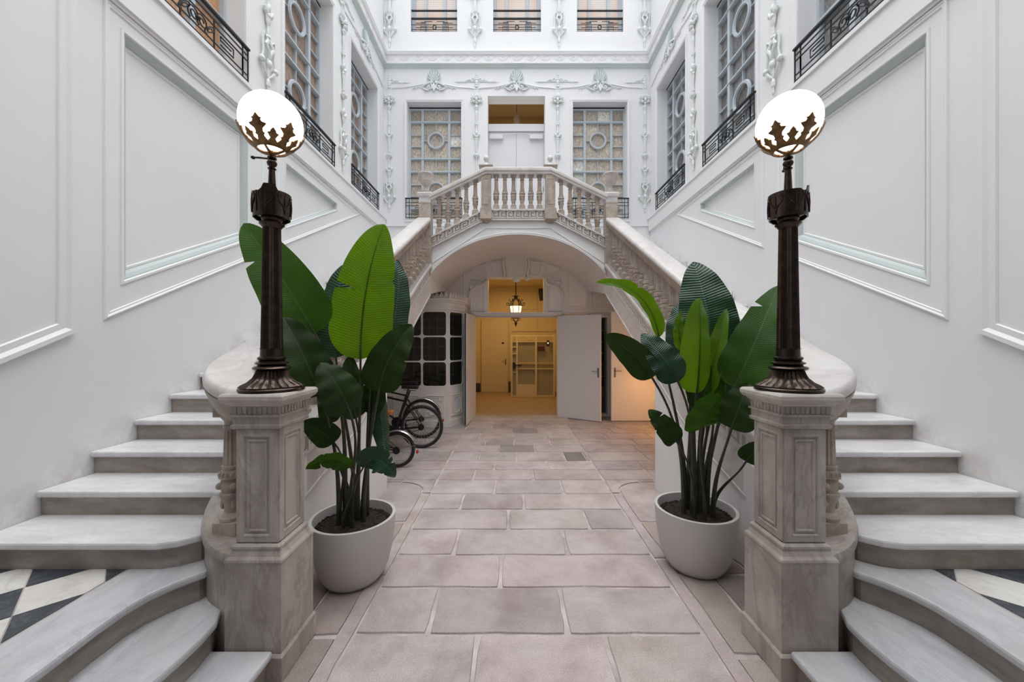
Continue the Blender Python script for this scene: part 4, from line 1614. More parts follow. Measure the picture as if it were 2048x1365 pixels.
bb = thing('bridge_balustrade', 'marble balustrade of the stair bridge, rising to a level middle', 'balustrade', (0, FY, 3.9))
hr = MB()
prof = [(-.10, -.12), (.10, -.12), (.105, -.09), (.125, -.075), (.13, -.04), (.12, -.012), (.09, 0), (-.09, 0), (-.12, -.012), (-.13, -.04), (-.125, -.075), (-.105, -.09)]
hr.sweep([(-1.52, FY, 4.20), (-.56, FY, 4.66), (.56, FY, 4.66), (1.52, FY, 4.20)], prof)
hr.build('handrail', rail_m, bb, smooth=40)
pts = [(-.375 + .15 * i - .006, FY, 3.955) for i in range(6)]
for sg in (-1, 1):
    for i in range(5):
        x = .745 + .157 * i
        pts.append((sg * x, FY, 3.955 - (x - .58) * .51))
place_balusters(bb, .60, pts, .86)
for sg in (-1, 1):
    b_ = MB()
    rectstack(b_, sg * .555, FY, [(3.72, .02, .02), (3.76, .085, .085), (3.77, .1, .1), (3.955, .1, .1), (3.96, .082, .082), (4.53, .082, .082), (4.535, .095, .095), (4.56, .1, .1), (4.65, .1, .1), (4.67, .12, .12), (4.69, .12, .12), (4.695, .06, .06), (4.72, .05, .05)])
    b_.xf = lambda p: Vector((p.x, FY - .082 - p.z, p.y))
    b_.frame([(sg * .555 - .06, 4.02), (sg * .555 + .06, 4.02), (sg * .555 + .06, 4.47), (sg * .555 - .06, 4.47)], [(0, .0003), (.002, .006), (.014, .006), (.018, .0003)])
    b_.build('newel', bal_m, bb, bevel=.003)
    b_ = MB()
    b_.lathe([(.05, 4.715), (.045, 4.74), (.022, 4.76), (.02, 4.785), (.034, 4.80), (.046, 4.825), (.048, 4.845), (.042, 4.87), (.026, 4.888), (.006, 4.894)], (sg * .555, FY, 0), 24)
    b_.build('ball_finial', tread_m, bb, smooth=60)
for sg in (-1, 1):
    nw = thing('corner_newel', 'tall square marble newel at the %s end of the bridge' % SIDE[sg], 'newel post', (sg * 1.6, FY, 2.93), 'corner newels')
    b_ = MB()
    rectstack(b_, sg * 1.6, FY, [(2.93, .1, .1), (3.47, .1, .1), (3.475, .108, .108), (3.49, .108, .108), (3.495, .1, .1), (4.03, .1, .1), (4.035, .107, .107), (4.055, .107, .107)])
    b_.build('post', bal_m, nw, bevel=.003)
    b_ = MB()
    rectstack(b_, sg * 1.6, FY, [(4.055, .1, .1), (4.13, .1, .1), (4.14, .11, .11), (4.16, .12, .12), (4.20, .125, .125), (4.22, .115, .115)])
    b_.build('cap', rail_m, nw, bevel=.003)
    ur = thing('marble_urn', 'small white marble urn on the %s corner newel' % SIDE[sg], 'urn', (sg * 1.6, FY, 4.22), 'newel urns')
    c = (sg * 1.6, FY, 4.22)
    b_ = MB()
    b_.box(c[0] - .075, c[0] + .075, FY - .075, FY + .075, 4.22, 4.25)
    b_.lathe([(.07, .03), (.072, .05), (.05, .065), (.034, .085), (.028, .11), (.034, .125), (.03, .135)], c, 24)
    b_.build('foot', cap_m, ur, smooth=40)
    b_ = MB()
    b_.lathe([(.03, .133), (.055, .15), (.085, .18), (.10, .22)], c, 40, flute=(.1, 1, .07))
    b_.lathe([(.099, .218), (.105, .25), (.114, .29), (.124, .315), (.138, .325), (.14, .338), (.132, .348), (.115, .342), (.10, .32), (.085, .28), (.02, .26)], c, 40)
    b_.build('bowl', cap_m, ur, smooth=40)
# ================================================================ doors, vestibule, kiosk, lantern
def door(n, label, pts, z1, hand_at, hand_side, hz=1.02, z0=.012, handle=True, dark_handle=True):
    """flush leaf from hinge to free edge; hand_side: +1/-1 face the lever stands on"""
    (xa, ya), (xb_, yb) = pts
    t = bpy.data.objects.new('door_%d' % n, None)
    col.objects.link(t)
    t.location = (xa, ya, z0)
    tag(t, label, 'door')
    t['kind'] = 'structure'
    d = Vector((xb_ - xa, yb - ya, 0))
    L = d.length
    d.normalize()
    nn = Vector((d.y, -d.x, 0))
    A = Vector((xa, ya, 0))
    xf = lambda p: A + d * p.x + nn * p.z + Vector((0, 0, p.y))
    m_ = MB(xf)
    m_.box(0, L, z0, z1, -.022, .022)
    m_.build('leaf', gate_m if n == 4 else white_m, t, bevel=.003)
    if n == 1:
        m_ = MB(xf)
        m_.box(L, L + .004, z0 + .01, z1 - .01, -.014, .014)
        m_.build('edge_seal', rubber, t)  # dark strip along the free edge of the leaf
    if handle:
        h = MB(xf)
        for sg in (-1, 1):
            h.box(hand_at - .017, hand_at + .017, hz - .10, hz + .10, sg * .0225, sg * .028)
            inn = -1 if hand_at > L / 2 else 1
            h.tube([(hand_at, hz + .03, sg * .028), (hand_at, hz + .03, sg * .06), (hand_at + inn * .03, hz + .03, sg * .066), (hand_at + inn * .13, hz + .032, sg * .064)], .007, 8)
            h.tube([(hand_at, hz - .06, sg * .028), (hand_at, hz - .06, sg * .032)], .009, 8)
        h.build('handle', handle_m if dark_handle else steel, t, smooth=40)
    return t


door(1, 'white double door leaf standing open to the left of the doorway', [(-.94, 8.39), (-1.025, 7.44)], 2.225, .90, 1, dark_handle=False)
door(2, 'white double door leaf swung open to the right of the doorway', [(.905, 8.39), (1.725, 7.83)], 2.225, .94, 1)
door(3, 'white flush door with warm glow at the far right under the stair', [(2.92, 7.93), (1.955, 7.93)], 2.29, .89, 1)
# door frame
f = MB(xb)
f.box(-1.02, -.944, 0, 2.238, .0005, .03)
f.box(.909, .985, 0, 2.238, .0005, .03)
f.box(-1.02, .985, 2.238, 2.30, .0005, .05)
f.box(-.943, .908, 2.20, 2.2365, -.12, -.03)
f.box(-1.02, .985, 2.275, 2.308, .0005, .075)
struct(f.build('trim_14', white_m, bevel=.003), 'white frame and head of the double doorway', 'door frame')

# dark lattice window behind the open leaf
wn[0] += 1
t = bpy.data.objects.new('window_%d' % wn[0], None)
col.objects.link(t)
t.location = (1.78, BY, .05)
tag(t, 'dark lattice window between the two right hand doors', 'window')
t['kind'] = 'structure'
g, f = MB(xb), MB(xb)
g.box(1.561, 1.999, .051, 2.199, -.2, -.19)
for u in (1.58, 1.68, 1.88, 1.98):
    f.box(u - .014, u + .014, .06, 2.19, -.19, -.16)
for k in range(9):
    v = .1 + .26 * k
    f.box(1.57, 1.99, v - .012, v + .012, -.19, -.16)
    if k % 2 and k < 8:
        f.tube([(1.78 + .085 * math.cos(q * PI / 10), v + .13 + .11 * math.sin(q * PI / 10), -.172) for q in range(20)], .013, 5, True)
f.box(1.57, 1.99, .06, .62, -.19, -.15)
g.build('pane', dglass, t)
f.build('lattice', lat_m, t)

# vestibule shell
VX0, VX1, VY, VZ = -1.35, 1.32, 12.5, 3.46
for nm_, bx, lab in (('wall_vestibule_left', (VX0 - .1, VX0, BY + .31, VY, 0, VZ), 'left'), ('wall_vestibule_right', (VX1, VX1 + .1, BY + .31, VY, 0, VZ), 'right'),
                     ('wall_vestibule_end', (VX0 - .1, VX1 + .1, VY, VY + .1, 0, VZ), 'end')):
    m_ = MB()
    m_.box(*bx)
    struct(m_.build(nm_, ochre), 'warm cream %s wall of the lit vestibule' % lab, 'wall')
m_ = MB()
m_.box(VX0 - .1, VX1 + .1, BY + .31, VY + .1, VZ, VZ + .08)
struct(m_.build('ceiling', ochre), 'cream ceiling of the vestibule', 'ceiling')
m_ = MB()
m_.box(VX0 - .1, VX1 + .1, 8.551, VY + .1, -.1, .005)
struct(m_.build('floor_vestibule', mat_m), 'brown matting floor of the vestibule', 'floor')
# mouldings of the vestibule
m_ = MB()
m_.box(VX0 + .002, VX0 + .03, BY + .32, VY - .05, .96, 1.0)
m_.box(VX0 + .002, VX0 + .03, BY + .32, VY - .05, 1.06, 1.10)
m_.box(VX0 + .002, VX0 + .02, BY + .32, VY - .05, .0, .28)
m_.box(-.20, 1.3, VY - .03, VY - .002, 2.0, 2.05)
m_.box(-.20, -.12, VY - .03, VY - .002, 0.01, 3.4)
m_.box(.66, .70, VY - .03, VY - .002, 2.05, 3.4)
m_.box(-.2, .66, VY - .03, VY - .002, 2.72, 2.75)
m_.box(-1.2, 1.3, VY - .04, VY - .002, 3.25, 3.3)
m_.box(-1.05, -1.0, BY + .33, BY + .42, .02, 3.1)
struct(m_.build('trim_15', gate_m), 'cream mouldings of the vestibule walls', 'moulding')
m_ = MB()
for bx in ((-1.33, -1.16, VY - .03, VY - .002, .006, .3), (-.24, -.13, VY - .05, VY - .031, .006, .36), (-1.33, -1.30, BY + .5, VY - .1, .006, .18)):
    m_.box(*bx)
struct(m_.build('baseboard_vestibule', lat_m), 'dark skirting of the vestibule', 'baseboard')
door(4, 'cream flush door at the end of the vestibule', [(-1.13, VY - .035), (-.25, VY - .035)], 2.38, .80, 1, hz=1.0)
m_ = MB()
m_.lathe([(.03, 0), (.045, .005), (.03, .02), (.005, .024)], (0, 0, 0), 16)
m_.v = [Vector((-.42 + p.x, VY - .06 - p.z, 1.62 + p.y * .6)) for p in m_.v]
tag(m_.build('door_knocker', bronze), 'small dark peephole fitting on the vestibule end door', 'door fitting')

# lift gate
lg = thing('lift_gate', 'cream metal lift gate with mesh panels and scroll frieze in the vestibule', 'gate', (.45, 11.4, 0.006))
fr, ms, sw = MB(), MB(), MB()
GY = 11.4
for x, w_ in ((-.13, .05), (.03, .05), (.60, .055), (1.14, .05)):
    fr.box(x - w_ / 2, x + w_ / 2, GY - .025, GY + .025, .01, 1.86)
for z_, h in ((.03, .04), (1.84, .05), (1.66, .03), (1.0, .02), (.86, .02), (.84, .015), (1.03, .015)):
    fr.box(-.15, 1.16, GY - .02, GY + .02, z_ - h / 2, z_ + h / 2)
fr.box(.04, .59, GY - .02, GY + .01, .02, .38)
for x0, x1 in ((.12, .52), (.68, 1.08)):
    fr.box(x0, x1, GY - .026, GY - .02, .90, .905)
    fr.box(x0, x1, GY - .026, GY - .02, .955, .96)
for z_ in (1.3, 1.5, .75):
    fr.box(-.11, .01, GY - .015, GY + .015, z_ - .015, z_ + .015)
ms.box(-.14, 1.15, GY + .028, GY + .04, .02, 1.66)
for k in range(2):
    for sg in (-1, 1):
        spiral_pts = [(.32 + sg * (.10 + .10 * k) + .05 * (1 - q / 16) * math.cos(q * PI / 6 * sg), GY - .01, 1.745 + .05 * (1 - q / 16) * math.sin(q * PI / 6 + k * PI)) for q in range(15)]
        sw.tube(spiral_pts, .009, 5)
sw.tube([(.32 + .06 * math.cos(q * PI / 8), GY - .01, 1.745 + .04 * math.sin(q * PI / 8)) for q in range(16)], .009, 5, True)
fr.build('gate_frame', gate_m, lg)
ms.build('mesh_panel', mesh_m, lg)
sw.build('scroll_frieze', gate_m, lg, smooth=40)
h = MB()
h.box(-.10, -.02, GY - .045, GY - .026, .84, 1.04)
h.tube([(-.02, GY - .04, .95), (.06, GY - .06, .96), (.16, GY - .05, .95)], .016, 8)
h.build('handle', iron, lg)
m_ = MB()
m_.box(.66, .86, GY - .045, GY - .027, 1.37, 1.52)
m_.m = 1
m_.frame([(.665, 1.375), (.855, 1.375), (.855, 1.515), (.665, 1.515)], [(0, 0), (.006, 0)])
tag(m_.build('wall_plaque', [plaque_m, bronze]), 'small dark red plaque on the right panel of the lift gate', 'plaque')
cb = thing('call_box', 'little dark call box with a light spot above the red plaque', 'lift call box', (.96, GY - .03, 1.6))
m_ = MB()
m_.box(.92, .99, GY - .06, GY - .027, 1.52, 1.70)
m_.build('box', iron, cb, bevel=.005)
m_ = MB()
m_.ball((.955, GY - .065, 1.62), (.014, .008, .025), 10, 6)
m_.build('light_spot', emit('call_light', (1, .85, .6), 2.0), cb)
ws = thing('wall_sconce', 'tapered black wall sconce high on the vestibule right side', 'wall lamp', (.86, 11.9, 3.0))
m_ = MB()
m_.lathe([(.01, 2.94), (.05, 2.95), (.06, 3.0), (.085, 3.15), (.095, 3.30), (.09, 3.32), (.08, 3.30)], (.80, 11.9, 0), 20)
m_.build('shade', iron, ws, smooth=50)
m_ = MB()
m_.tube([(.80, 11.95, 3.12), (.98, 12.1, 3.02), (1.1, VY - .02, 2.98)], .012, 8)
m_.build('arm', iron, ws, smooth=50)
hrl = MB()
hrl.tube([(VX1 - .06, 8.9, .86), (VX1 - .06, 9.6, 1.0), (VX1 - .06, 11.0, 1.35)], .02, 8)
hrl.tube([(VX1 - .06, 9.6, 1.0), (VX1 - .005, 9.6, .97)], .01, 6)
hrl.tube([(VX1 - .06, 10.6, 1.25), (VX1 - .005, 10.6, 1.22)], .01, 6)
tag(hrl.build('wall_handrail', iron, smooth=40), 'dark handrail fixed to the right wall of the vestibule', 'handrail')


def lamp(name, kind, loc, energy, color, size=.1, rot=None):
    l = bpy.data.lights.new(name, kind)
    l.energy = energy
    l.color = color
    if kind == 'AREA':
        l.size = size
    else:
        l.shadow_soft_size = size
    o = bpy.data.objects.new(name, l)
    col.objects.link(o)
    o.location = loc
    if rot:
        o.rotation_euler = rot
    return o


# added light that brightens the vestibule from its ceiling, no known fitting there
cl = thing('ceiling_light', 'round flush ceiling light in the vestibule', 'ceiling light', (-.1, 10.6, VZ))
m_ = MB()
m_.lathe([(.16, VZ - .002), (.17, VZ - .03), (.15, VZ - .035)], (-.1, 10.6, 0), 24)
m_.build('rim', bronze, cl, smooth=40)
lamp('ceiling_lamp', 'AREA', (-.1, 10.6, VZ - .06), 25, (1.0, .64, .25), .3)

# wrought iron lantern
ln = thing('hanging_lantern', 'black wrought iron lantern hanging lit in the doorway', 'lantern', (-.02, 9.3, VZ))
LX, LY = -.02, 9.3


def hexring(r, z_, n=6, a0=0.0):
    return [Vector((LX + r * math.cos(a0 + 2 * PI * j / n), LY + r * math.sin(a0 + 2 * PI * j / n), z_)) for j in range(n)]


m_ = MB()
m_.tube([(LX, LY, VZ - .001), (LX, LY, 2.74)], .011, 8)
m_.lathe([(.01, VZ - .08), (.05, VZ - .05), (.06, VZ - .002)], (LX, LY, 0), 16)
m_.build('rod', iron, ln, smooth=40)
m_ = MB()
a, b2 = hexring(.150, 2.54), hexring(.10, 2.24)
m_.add(a + b2, [(i, (i + 1) % 6, 6 + (i + 1) % 6, 6 + i) for i in range(6)])
m_.build('glass', lant_m, ln)
m_ = MB()
for i in range(6):
    m_.tube([a[i], b2[i]], .009, 6)
    m_.tube([a[i], a[(i + 1) % 6]], .010, 6)
    m_.tube([b2[i], b2[(i + 1) % 6]], .010, 6)
    d = (a[i] - Vector((LX, LY, 2.54))).normalized()
    m_.tube([a[i], a[i] + d * -.03 + Vector((0, 0, .1)), Vector((LX, LY, 2.72)) + d * .03], .008, 6)
    cc = a[i] + d * .04 + Vector((0, 0, .05))
    m_.tube([cc + d * (.05 * (1 - q / 22) * math.cos(q * PI / 7 + PI)) + Vector((0, 0, .05 * (1 - q / 22) * math.sin(q * PI / 7 + PI))) for q in range(20)], .007, 5)
    cc = a[i] + d * -.005 + Vector((0, 0, .13))
    m_.tube([cc + d * (.035 * (1 - q / 22) * math.cos(q * PI / 7)) + Vector((0, 0, .035 * (1 - q / 22) * math.sin(q * PI / 7))) for q in range(18)], .006, 5)
    cc = Vector((LX, LY, 2.76)) + d * .06
    m_.tube([cc + d * (.03 * math.cos(q * PI / 7)) + Vector((0, 0, .025 * math.sin(q * PI / 7))) for q in range(11)], .006, 5)
    e = b2[i]
    m_.tube([e, e + d * .02 + Vector((0, 0, -.04)), e - d * .05 + Vector((0, 0, -.06)), Vector((LX, LY, 2.12))], .007, 5)
m_.lathe([(.02, 2.68), (.045, 2.70), (.03, 2.74), (.012, 2.78)], (LX, LY, 0), 12)
m_.lathe([(.004, 2.02), (.014, 2.06), (.03, 2.10), (.05, 2.115), (.02, 2.13), (.012, 2.16)], (LX, LY, 0), 12)
m_.build('iron_frame', iron, ln, smooth=50)

# relief on the end wall under the vault
cg = thing('cartouche_ornament', 'plaster cartouche shield over the lower doorway under the vault', 'ornament', (-.02, BY, 3.1))
m_ = MB(sub(xb, -.02, 3.30))
sh = [(-.20, .22), (.20, .22), (.22, .05), (.18, -.16), (.0, -.24), (-.18, -.16), (-.22, .05)]
m_.prism([(x, y, .002) for x, y in sh], (0, 0, .03))
m_.frame(sh, [(-.03, .002), (-.03, .05), (-.005, .06), (.02, .05), (.03, .032)])
m_.build('shield', plaster, cg)
m_ = MB(sub(xb, -.02, 3.30))
for sg in (-1, 1):
    m_.tube([(sg * .26, .22, .03), (sg * .29, .05, .04), (sg * .25, -.12, .04), (sg * .27, -.24, .03)], [.03, .035, .03, .02], 6)
    spiral(m_, sg * .24, .26, .055, 1.2, 0, .02, sg, .04, 14)
    spiral(m_, sg * .24, -.24, .05, 1.2, PI, .018, sg, .04, 14)
    m_.tube([(sg * .05, .34, .04), (sg * .14, .31, .05), (sg * .22, .29, .04)], [.03, .03, .02], 6)
m_.ball((0, .32, .04), (.11, .08, .05), 12, 8)
m_.ball((0, -.27, .04), (.09, .06, .05), 12, 8)
m_.box(-.16, .16, .40, .44, .002, .05)
m_.tube([(-.3, .26, .03), (-.27, .48, .03), (-.1, .50, .03)], .012, 6)
m_.build('strapwork', plaster, cg, smooth=50)
for sg in (-1, 1):
    cb = thing('scroll_bracket', 'plaster scroll bracket at the %s upper corner of the lower doorway' % ('left' if sg < 0 else 'right'), 'ornament', (sg * .8, BY, 2.9), 'doorway brackets')
    m_ = MB(sub(xb, -.02 + sg * .80, 2.92, 1, sg))
    m_.tube([(-.17, .12, .02), (-.10, .0, .03), (.08, -.05, .03), (.22, -.16, .03), (.25, -.30, .02), (.22, -.42, .015)], [.03, .035, .03, .028, .022, .012], 6)
    spiral(m_, -.11, .1, .065, 1.3, 0, .022, 1, .03)
    spiral(m_, .02, .08, .055, 1.2, PI, .018, -1, .03)
    m_.ball((.14, .06, .02), (.06, .03, .025), 8, 6)
    m_.ball((.2, -.06, .02), (.03, .06, .025), 8, 6)
    m_.build('scroll', plaster, cb, smooth=50)
mo = MB(xb)
bead = [(0, .0005), (.004, .016), (.018, .02), (.03, .008), (.034, .0005)]
for sg in (-1, 1):
    f_ = lambda pl: mo.frame([(-.02 + sg * x, y) for x, y in pl], bead)
    f_([(.30, 3.12), (.52, 3.12), (.58, 3.42), (.30, 3.46)])
    f_([(.62, 3.12), (.92, 3.12), (1.02, 3.30), (.68, 3.40)])
    f_([(1.14, 2.42), (1.58, 2.42), (1.58, 3.12), (1.14, 3.34)])
    f_([(1.66, 2.42), (2.2, 2.42), (2.2, 2.90), (1.66, 3.04)])
    f_([(.70, 2.33), (1.02, 2.33), (1.02, 3.06), (.70, 3.06)])
mo.box(1.0, 2.93, 2.30, 2.345, .0005, .05)
mo.box(1.0, 2.93, 2.27, 2.30, .0005, .03)
struct(mo.build('trim_16', plaster), 'plaster panel mouldings on the end wall under the vault', 'moulding')

# upper doorway: transom with amber room behind, beam, white doors with closers
for n_, (x0, x1) in enumerate(((-.648, -.016), (-.012, .618))):
    t = bpy.data.objects.new('door_%d' % (5 + n_), None)
    col.objects.link(t)
    t.location = ((x0 + x1) / 2, 8.72, 3.835)
    tag(t, 'tall white %s leaf of the upper doorway behind the bridge' % ('left', 'right')[n_], 'door')
    t['kind'] = 'structure'
    m_ = MB()
    m_.box(x0, x1, 8.70, 8.74, 3.835, 6.46)
    m_.build('leaf', white_m, t, bevel=.003)
    m_ = MB()
    hx = x0 + .02 if n_ == 0 else x1 - .02
    for z_ in (5.6, 5.15):
        m_.tube([(hx, 8.69, z_ - .05), (hx, 8.69, z_ + .05)], .012, 8)
    m_.build('hinge', steel, t)
    m_ = MB()
    cx0 = x0 + .03 if n_ == 0 else x1 - .33
    m_.box(cx0, cx0 + .30, 8.63, 8.699, 6.28, 6.38)
    ex = cx0 + .30 if n_ == 0 else cx0
    m_.tube([(ex, 8.66, 6.39), (-.015, 8.66, 6.415)], .01, 6)
    m_.build('door_closer', white_m, t, bevel=.005)
m_ = MB()
m_.box(-.649, .619, 8.66, 8.735, 6.465, 6.63)
struct(m_.build('trim_17', white_m, bevel=.003), 'white transom beam of the upper doorway', 'door frame')
for nm_, bx in (('wall_upper_room_end', (-1.5, 1.5, 11.2, 11.3, 6.0, 8.3)), ('wall_upper_room_left', (-1.6, -1.5, BY + .31, 11.3, 6.0, 8.3)), ('wall_upper_room_right', (1.5, 1.6, BY + .31, 11.3, 6.0, 8.3))):
    m_ = MB()
    m_.box(*bx)
    struct(m_.build(nm_, ochre2), 'ochre wall of the room seen through the upper transom', 'wall')
m_ = MB()
m_.box(-1.6, 1.6, BY + .31, 11.3, 8.3, 8.38)
struct(m_.build('ceiling_upper_room', ochre2), 'ochre ceiling of the room behind the upper transom', 'ceiling')
pl = thing('pendant_lamp', 'little pendant lamp seen through the amber upper transom', 'lamp', (0.0, 9.6, 8.3))
m_ = MB()
m_.tube([(0, 9.6, 8.299), (0, 9.6, 7.42)], .008, 6)
m_.build('cord', iron, pl)
m_ = MB()
m_.lathe([(.03, 7.10), (.075, 7.13), (.085, 7.2), (.08, 7.34), (.05, 7.40)], (0, 9.6, 0), 20)
m_.build('shade', simple('beige_glass_shade', (.55, .42, .33), .4), pl, smooth=50)
m_ = MB()
m_.lathe([(.01, 6.98), (.05, 7.02), (.06, 7.06), (.03, 7.11)], (0, 9.6, 0), 16)
m_.build('finial', bronze, pl, smooth=50)
lamp('upper_room_lamp', 'AREA', (0, 10.2, 8.25), 4, (1.0, .66, .36), .4)

# added hidden light under the right hand stair, for a warm room's glow
sc_ = thing('wall_light', 'small warm lit wall light under the right stair', 'wall lamp', (2.94, 7.35, 1.0))
m_ = MB()
m_.box(2.90, 2.949, 7.30, 7.40, .95, 1.1)
m_.build('backplate', bronze, sc_)
m_ = MB()
m_.ball((2.86, 7.35, 1.03), .05, 16, 10)
m_.build('bulb', emit('warm_bulb_glass', (1.0, .55, .2), 6.0), sc_, smooth=80)
lamp('stair_wall_lamp', 'POINT', (2.75, 6.95, .75), 17, (1.0, .47, .15), .08)

# ---- glazed kiosk
ko = thing('glazed_kiosk', 'cream glazed porter kiosk with rounded corner and pointed cresting under left stair', 'kiosk', (-2.0, 7.9, 0))
gl = bpy.data.materials.new('kiosk_glass')
gl.use_nodes = True
nt = gl.node_tree
tr, gs, mx = N(nt, 'ShaderNodeBsdfTransparent'), N(nt, 'ShaderNodeBsdfGlossy'), N(nt, 'ShaderNodeMixShader')
tr.inputs[0].default_value = (.62, .64, .63, 1)
gs.inputs['Roughness'].default_value = .05
mx.inputs[0].default_value = .07
nt.links.new(tr.outputs[0], mx.inputs[1])
nt.links.new(gs.outputs[0], mx.inputs[2])
nt.links.new(mx.outputs[0], nt.nodes['Material Output'].inputs[0])
plan = [(-2.93, 7.38), (-1.345, 7.38), (-1.10, 7.87), (-1.10, 8.41)]
base, frm, gls, crn, crs = MB(), MB(), MB(), MB(), MB()
for i, ((xa, ya), (xc, yc)) in enumerate(zip(plan[:-1], plan[1:])):
    d = Vector((xc - xa, yc - ya, 0))
    L = d.length
    d.normalize()
    nn = Vector((d.y, -d.x, 0))
    A = Vector((xa, ya, 0))
    xf = lambda p, A=A, d=d, nn=nn: A + d * p.x + nn * p.z + Vector((0, 0, p.y))
    for m_ in (base, frm, gls, crs):
        m_.xf = xf
    base.box(0, L, .0, .77, -.06, 0)
    base.box(0, L, 0, .12, 0, .02)
    cuts = [L - .03 - .485 * k for k in range(4)][::-1] if i == 0 else [.03, L - .03]
    cuts = [c for c in cuts if c > 0]
    if i == 0:
        cuts = [.02] + cuts
    for c in cuts:
        frm.box(max(0, c - .016), min(L, c + .016), .77, 2.27, -.04, .005)
    for z_ in (.785, 1.275, 1.765, 2.255):
        frm.box(0, L, z_ - .014, z_ + .014, -.039, .0035)
    for c0, c1 in zip(cuts[:-1], cuts[1:]):
        for z_ in (.785, 1.275, 1.765):
            r = .06
            for sx, uu in ((1, c0 + .015), (-1, c1 - .015)):
                for sz, vv in ((1, z_ + .013), (-1, z_ + .477)):
                    arc = [(uu + sx * r * (1 - math.sin(q)), vv + sz * r * (1 - math.cos(q)), -.03) for q in (0, PI / 6, PI / 3, PI / 2)]
                    frm.prism([(uu - sx * .002, vv - sz * .002, -.03)] + arc, (0, 0, .032))
        # moulded panel in the base with notched corners
        a, b2 = c0 + .05, c1 - .05
        if b2 - a > .1:
            n_ = .05
            base.frame([(a, .2), (b2, .2), (b2, .62), (a, .62)], [(0, .0004), (.002, .016), (.016, .016), (.022, .0004)])
            base.frame([(a + .04 + n_, .24), (b2 - .04 - n_, .24), (b2 - .04 - n_, .24 + n_), (b2 - .04, .24 + n_), (b2 - .04, .58 - n_), (b2 - .04 - n_, .58 - n_), (b2 - .04 - n_, .58), (a + .04 + n_, .58), (a + .04 + n_, .58 - n_), (a + .04, .58 - n_), (a + .04, .24 + n_), (a + .04 + n_, .24 + n_)] if b2 - a > .25 else [(a + .03, .24), (b2 - .03, .24), (b2 - .03, .58), (a + .03, .58)], [(0, .0004), (.002, .014), (.014, .014), (.018, .0004)])
    gls.box(0.001, L - .001, .78, 2.26, -.026, -.022)
    n_ = max(1, int(L / .085))
    st = L / n_
    for k in range(n_):
        u = st * (k + .5)
        crs.tube([(u - st * .46, 2.50, .02), (u - st * .34, 2.55, .02), (u, 2.62, .02), (u + st * .34, 2.55, .02), (u + st * .46, 2.50, .02)], .008, 5)
        crs.tube([(u, 2.51, .02), (u, 2.60, .02)], .006, 5)
        crs.tube([(u + .022 * math.cos(q * PI / 5), 2.535 + .022 * math.sin(q * PI / 5), .02) for q in range(10)], .005, 4, True)
    if i != 0 or True:
        n_ = int(L / .035)
        for k in range(n_):
            base.box(L * (k + .25) / n_, L * (k + .75) / n_, 2.32, 2.40, .01, .018)
p3 = [(x, y, 0) for x, y in plan]
crn.sweep(p3, [(-.06, 2.27), (.0, 2.27), (.012, 2.29), (.01, 2.31), (.01, 2.42), (.03, 2.43), (.045, 2.46), (.06, 2.475), (.06, 2.50), (-.06, 2.50)])
crn.add([(x, y, z_) for z_ in (2.40, 2.43) for x, y in plan + [(-2.93, 8.41)]], [tuple(range(5))[::-1], tuple(range(5, 10))] + [(j, (j + 1) % 5, 5 + (j + 1) % 5, 5 + j) for j in range(5)])
base.build('base_panel', kiosk_m, ko)
frm.build('glazing_frame', kiosk_m, ko)
gls.build('glass', gl, ko)
crn.build('cornice', kiosk_m, ko)
crs.build('cresting', kiosk_m, ko, smooth=40)
# dark screen with lattice inside the kiosk
m_ = MB()
m_.box(-2.92, -1.12, 8.30, 8.40, .01, 2.38)
for k in range(6):
    x = -2.25 + .17 * k
    m_.m = 1
    m_.box(x - .014, x + .014, 8.27, 8.30, .9, 2.2)
for k in range(7):
    z_ = .95 + .2 * k
    m_.box(-2.3, -1.35, 8.27, 8.30, z_ - .012, z_ + .012)
for z_ in (1.65, 1.05):
    m_.tube([(-1.65 + .1 * math.cos(q * PI / 10), 8.27, z_ + .1 * math.sin(q * PI / 10)) for q in range(20)], .014, 5, True)
m_.build('back_screen', [simple('dark_kiosk_interior', (.24, .24, .235), .6), simple('kiosk_lattice_paint', (.50, .51, .49), .5)], ko)


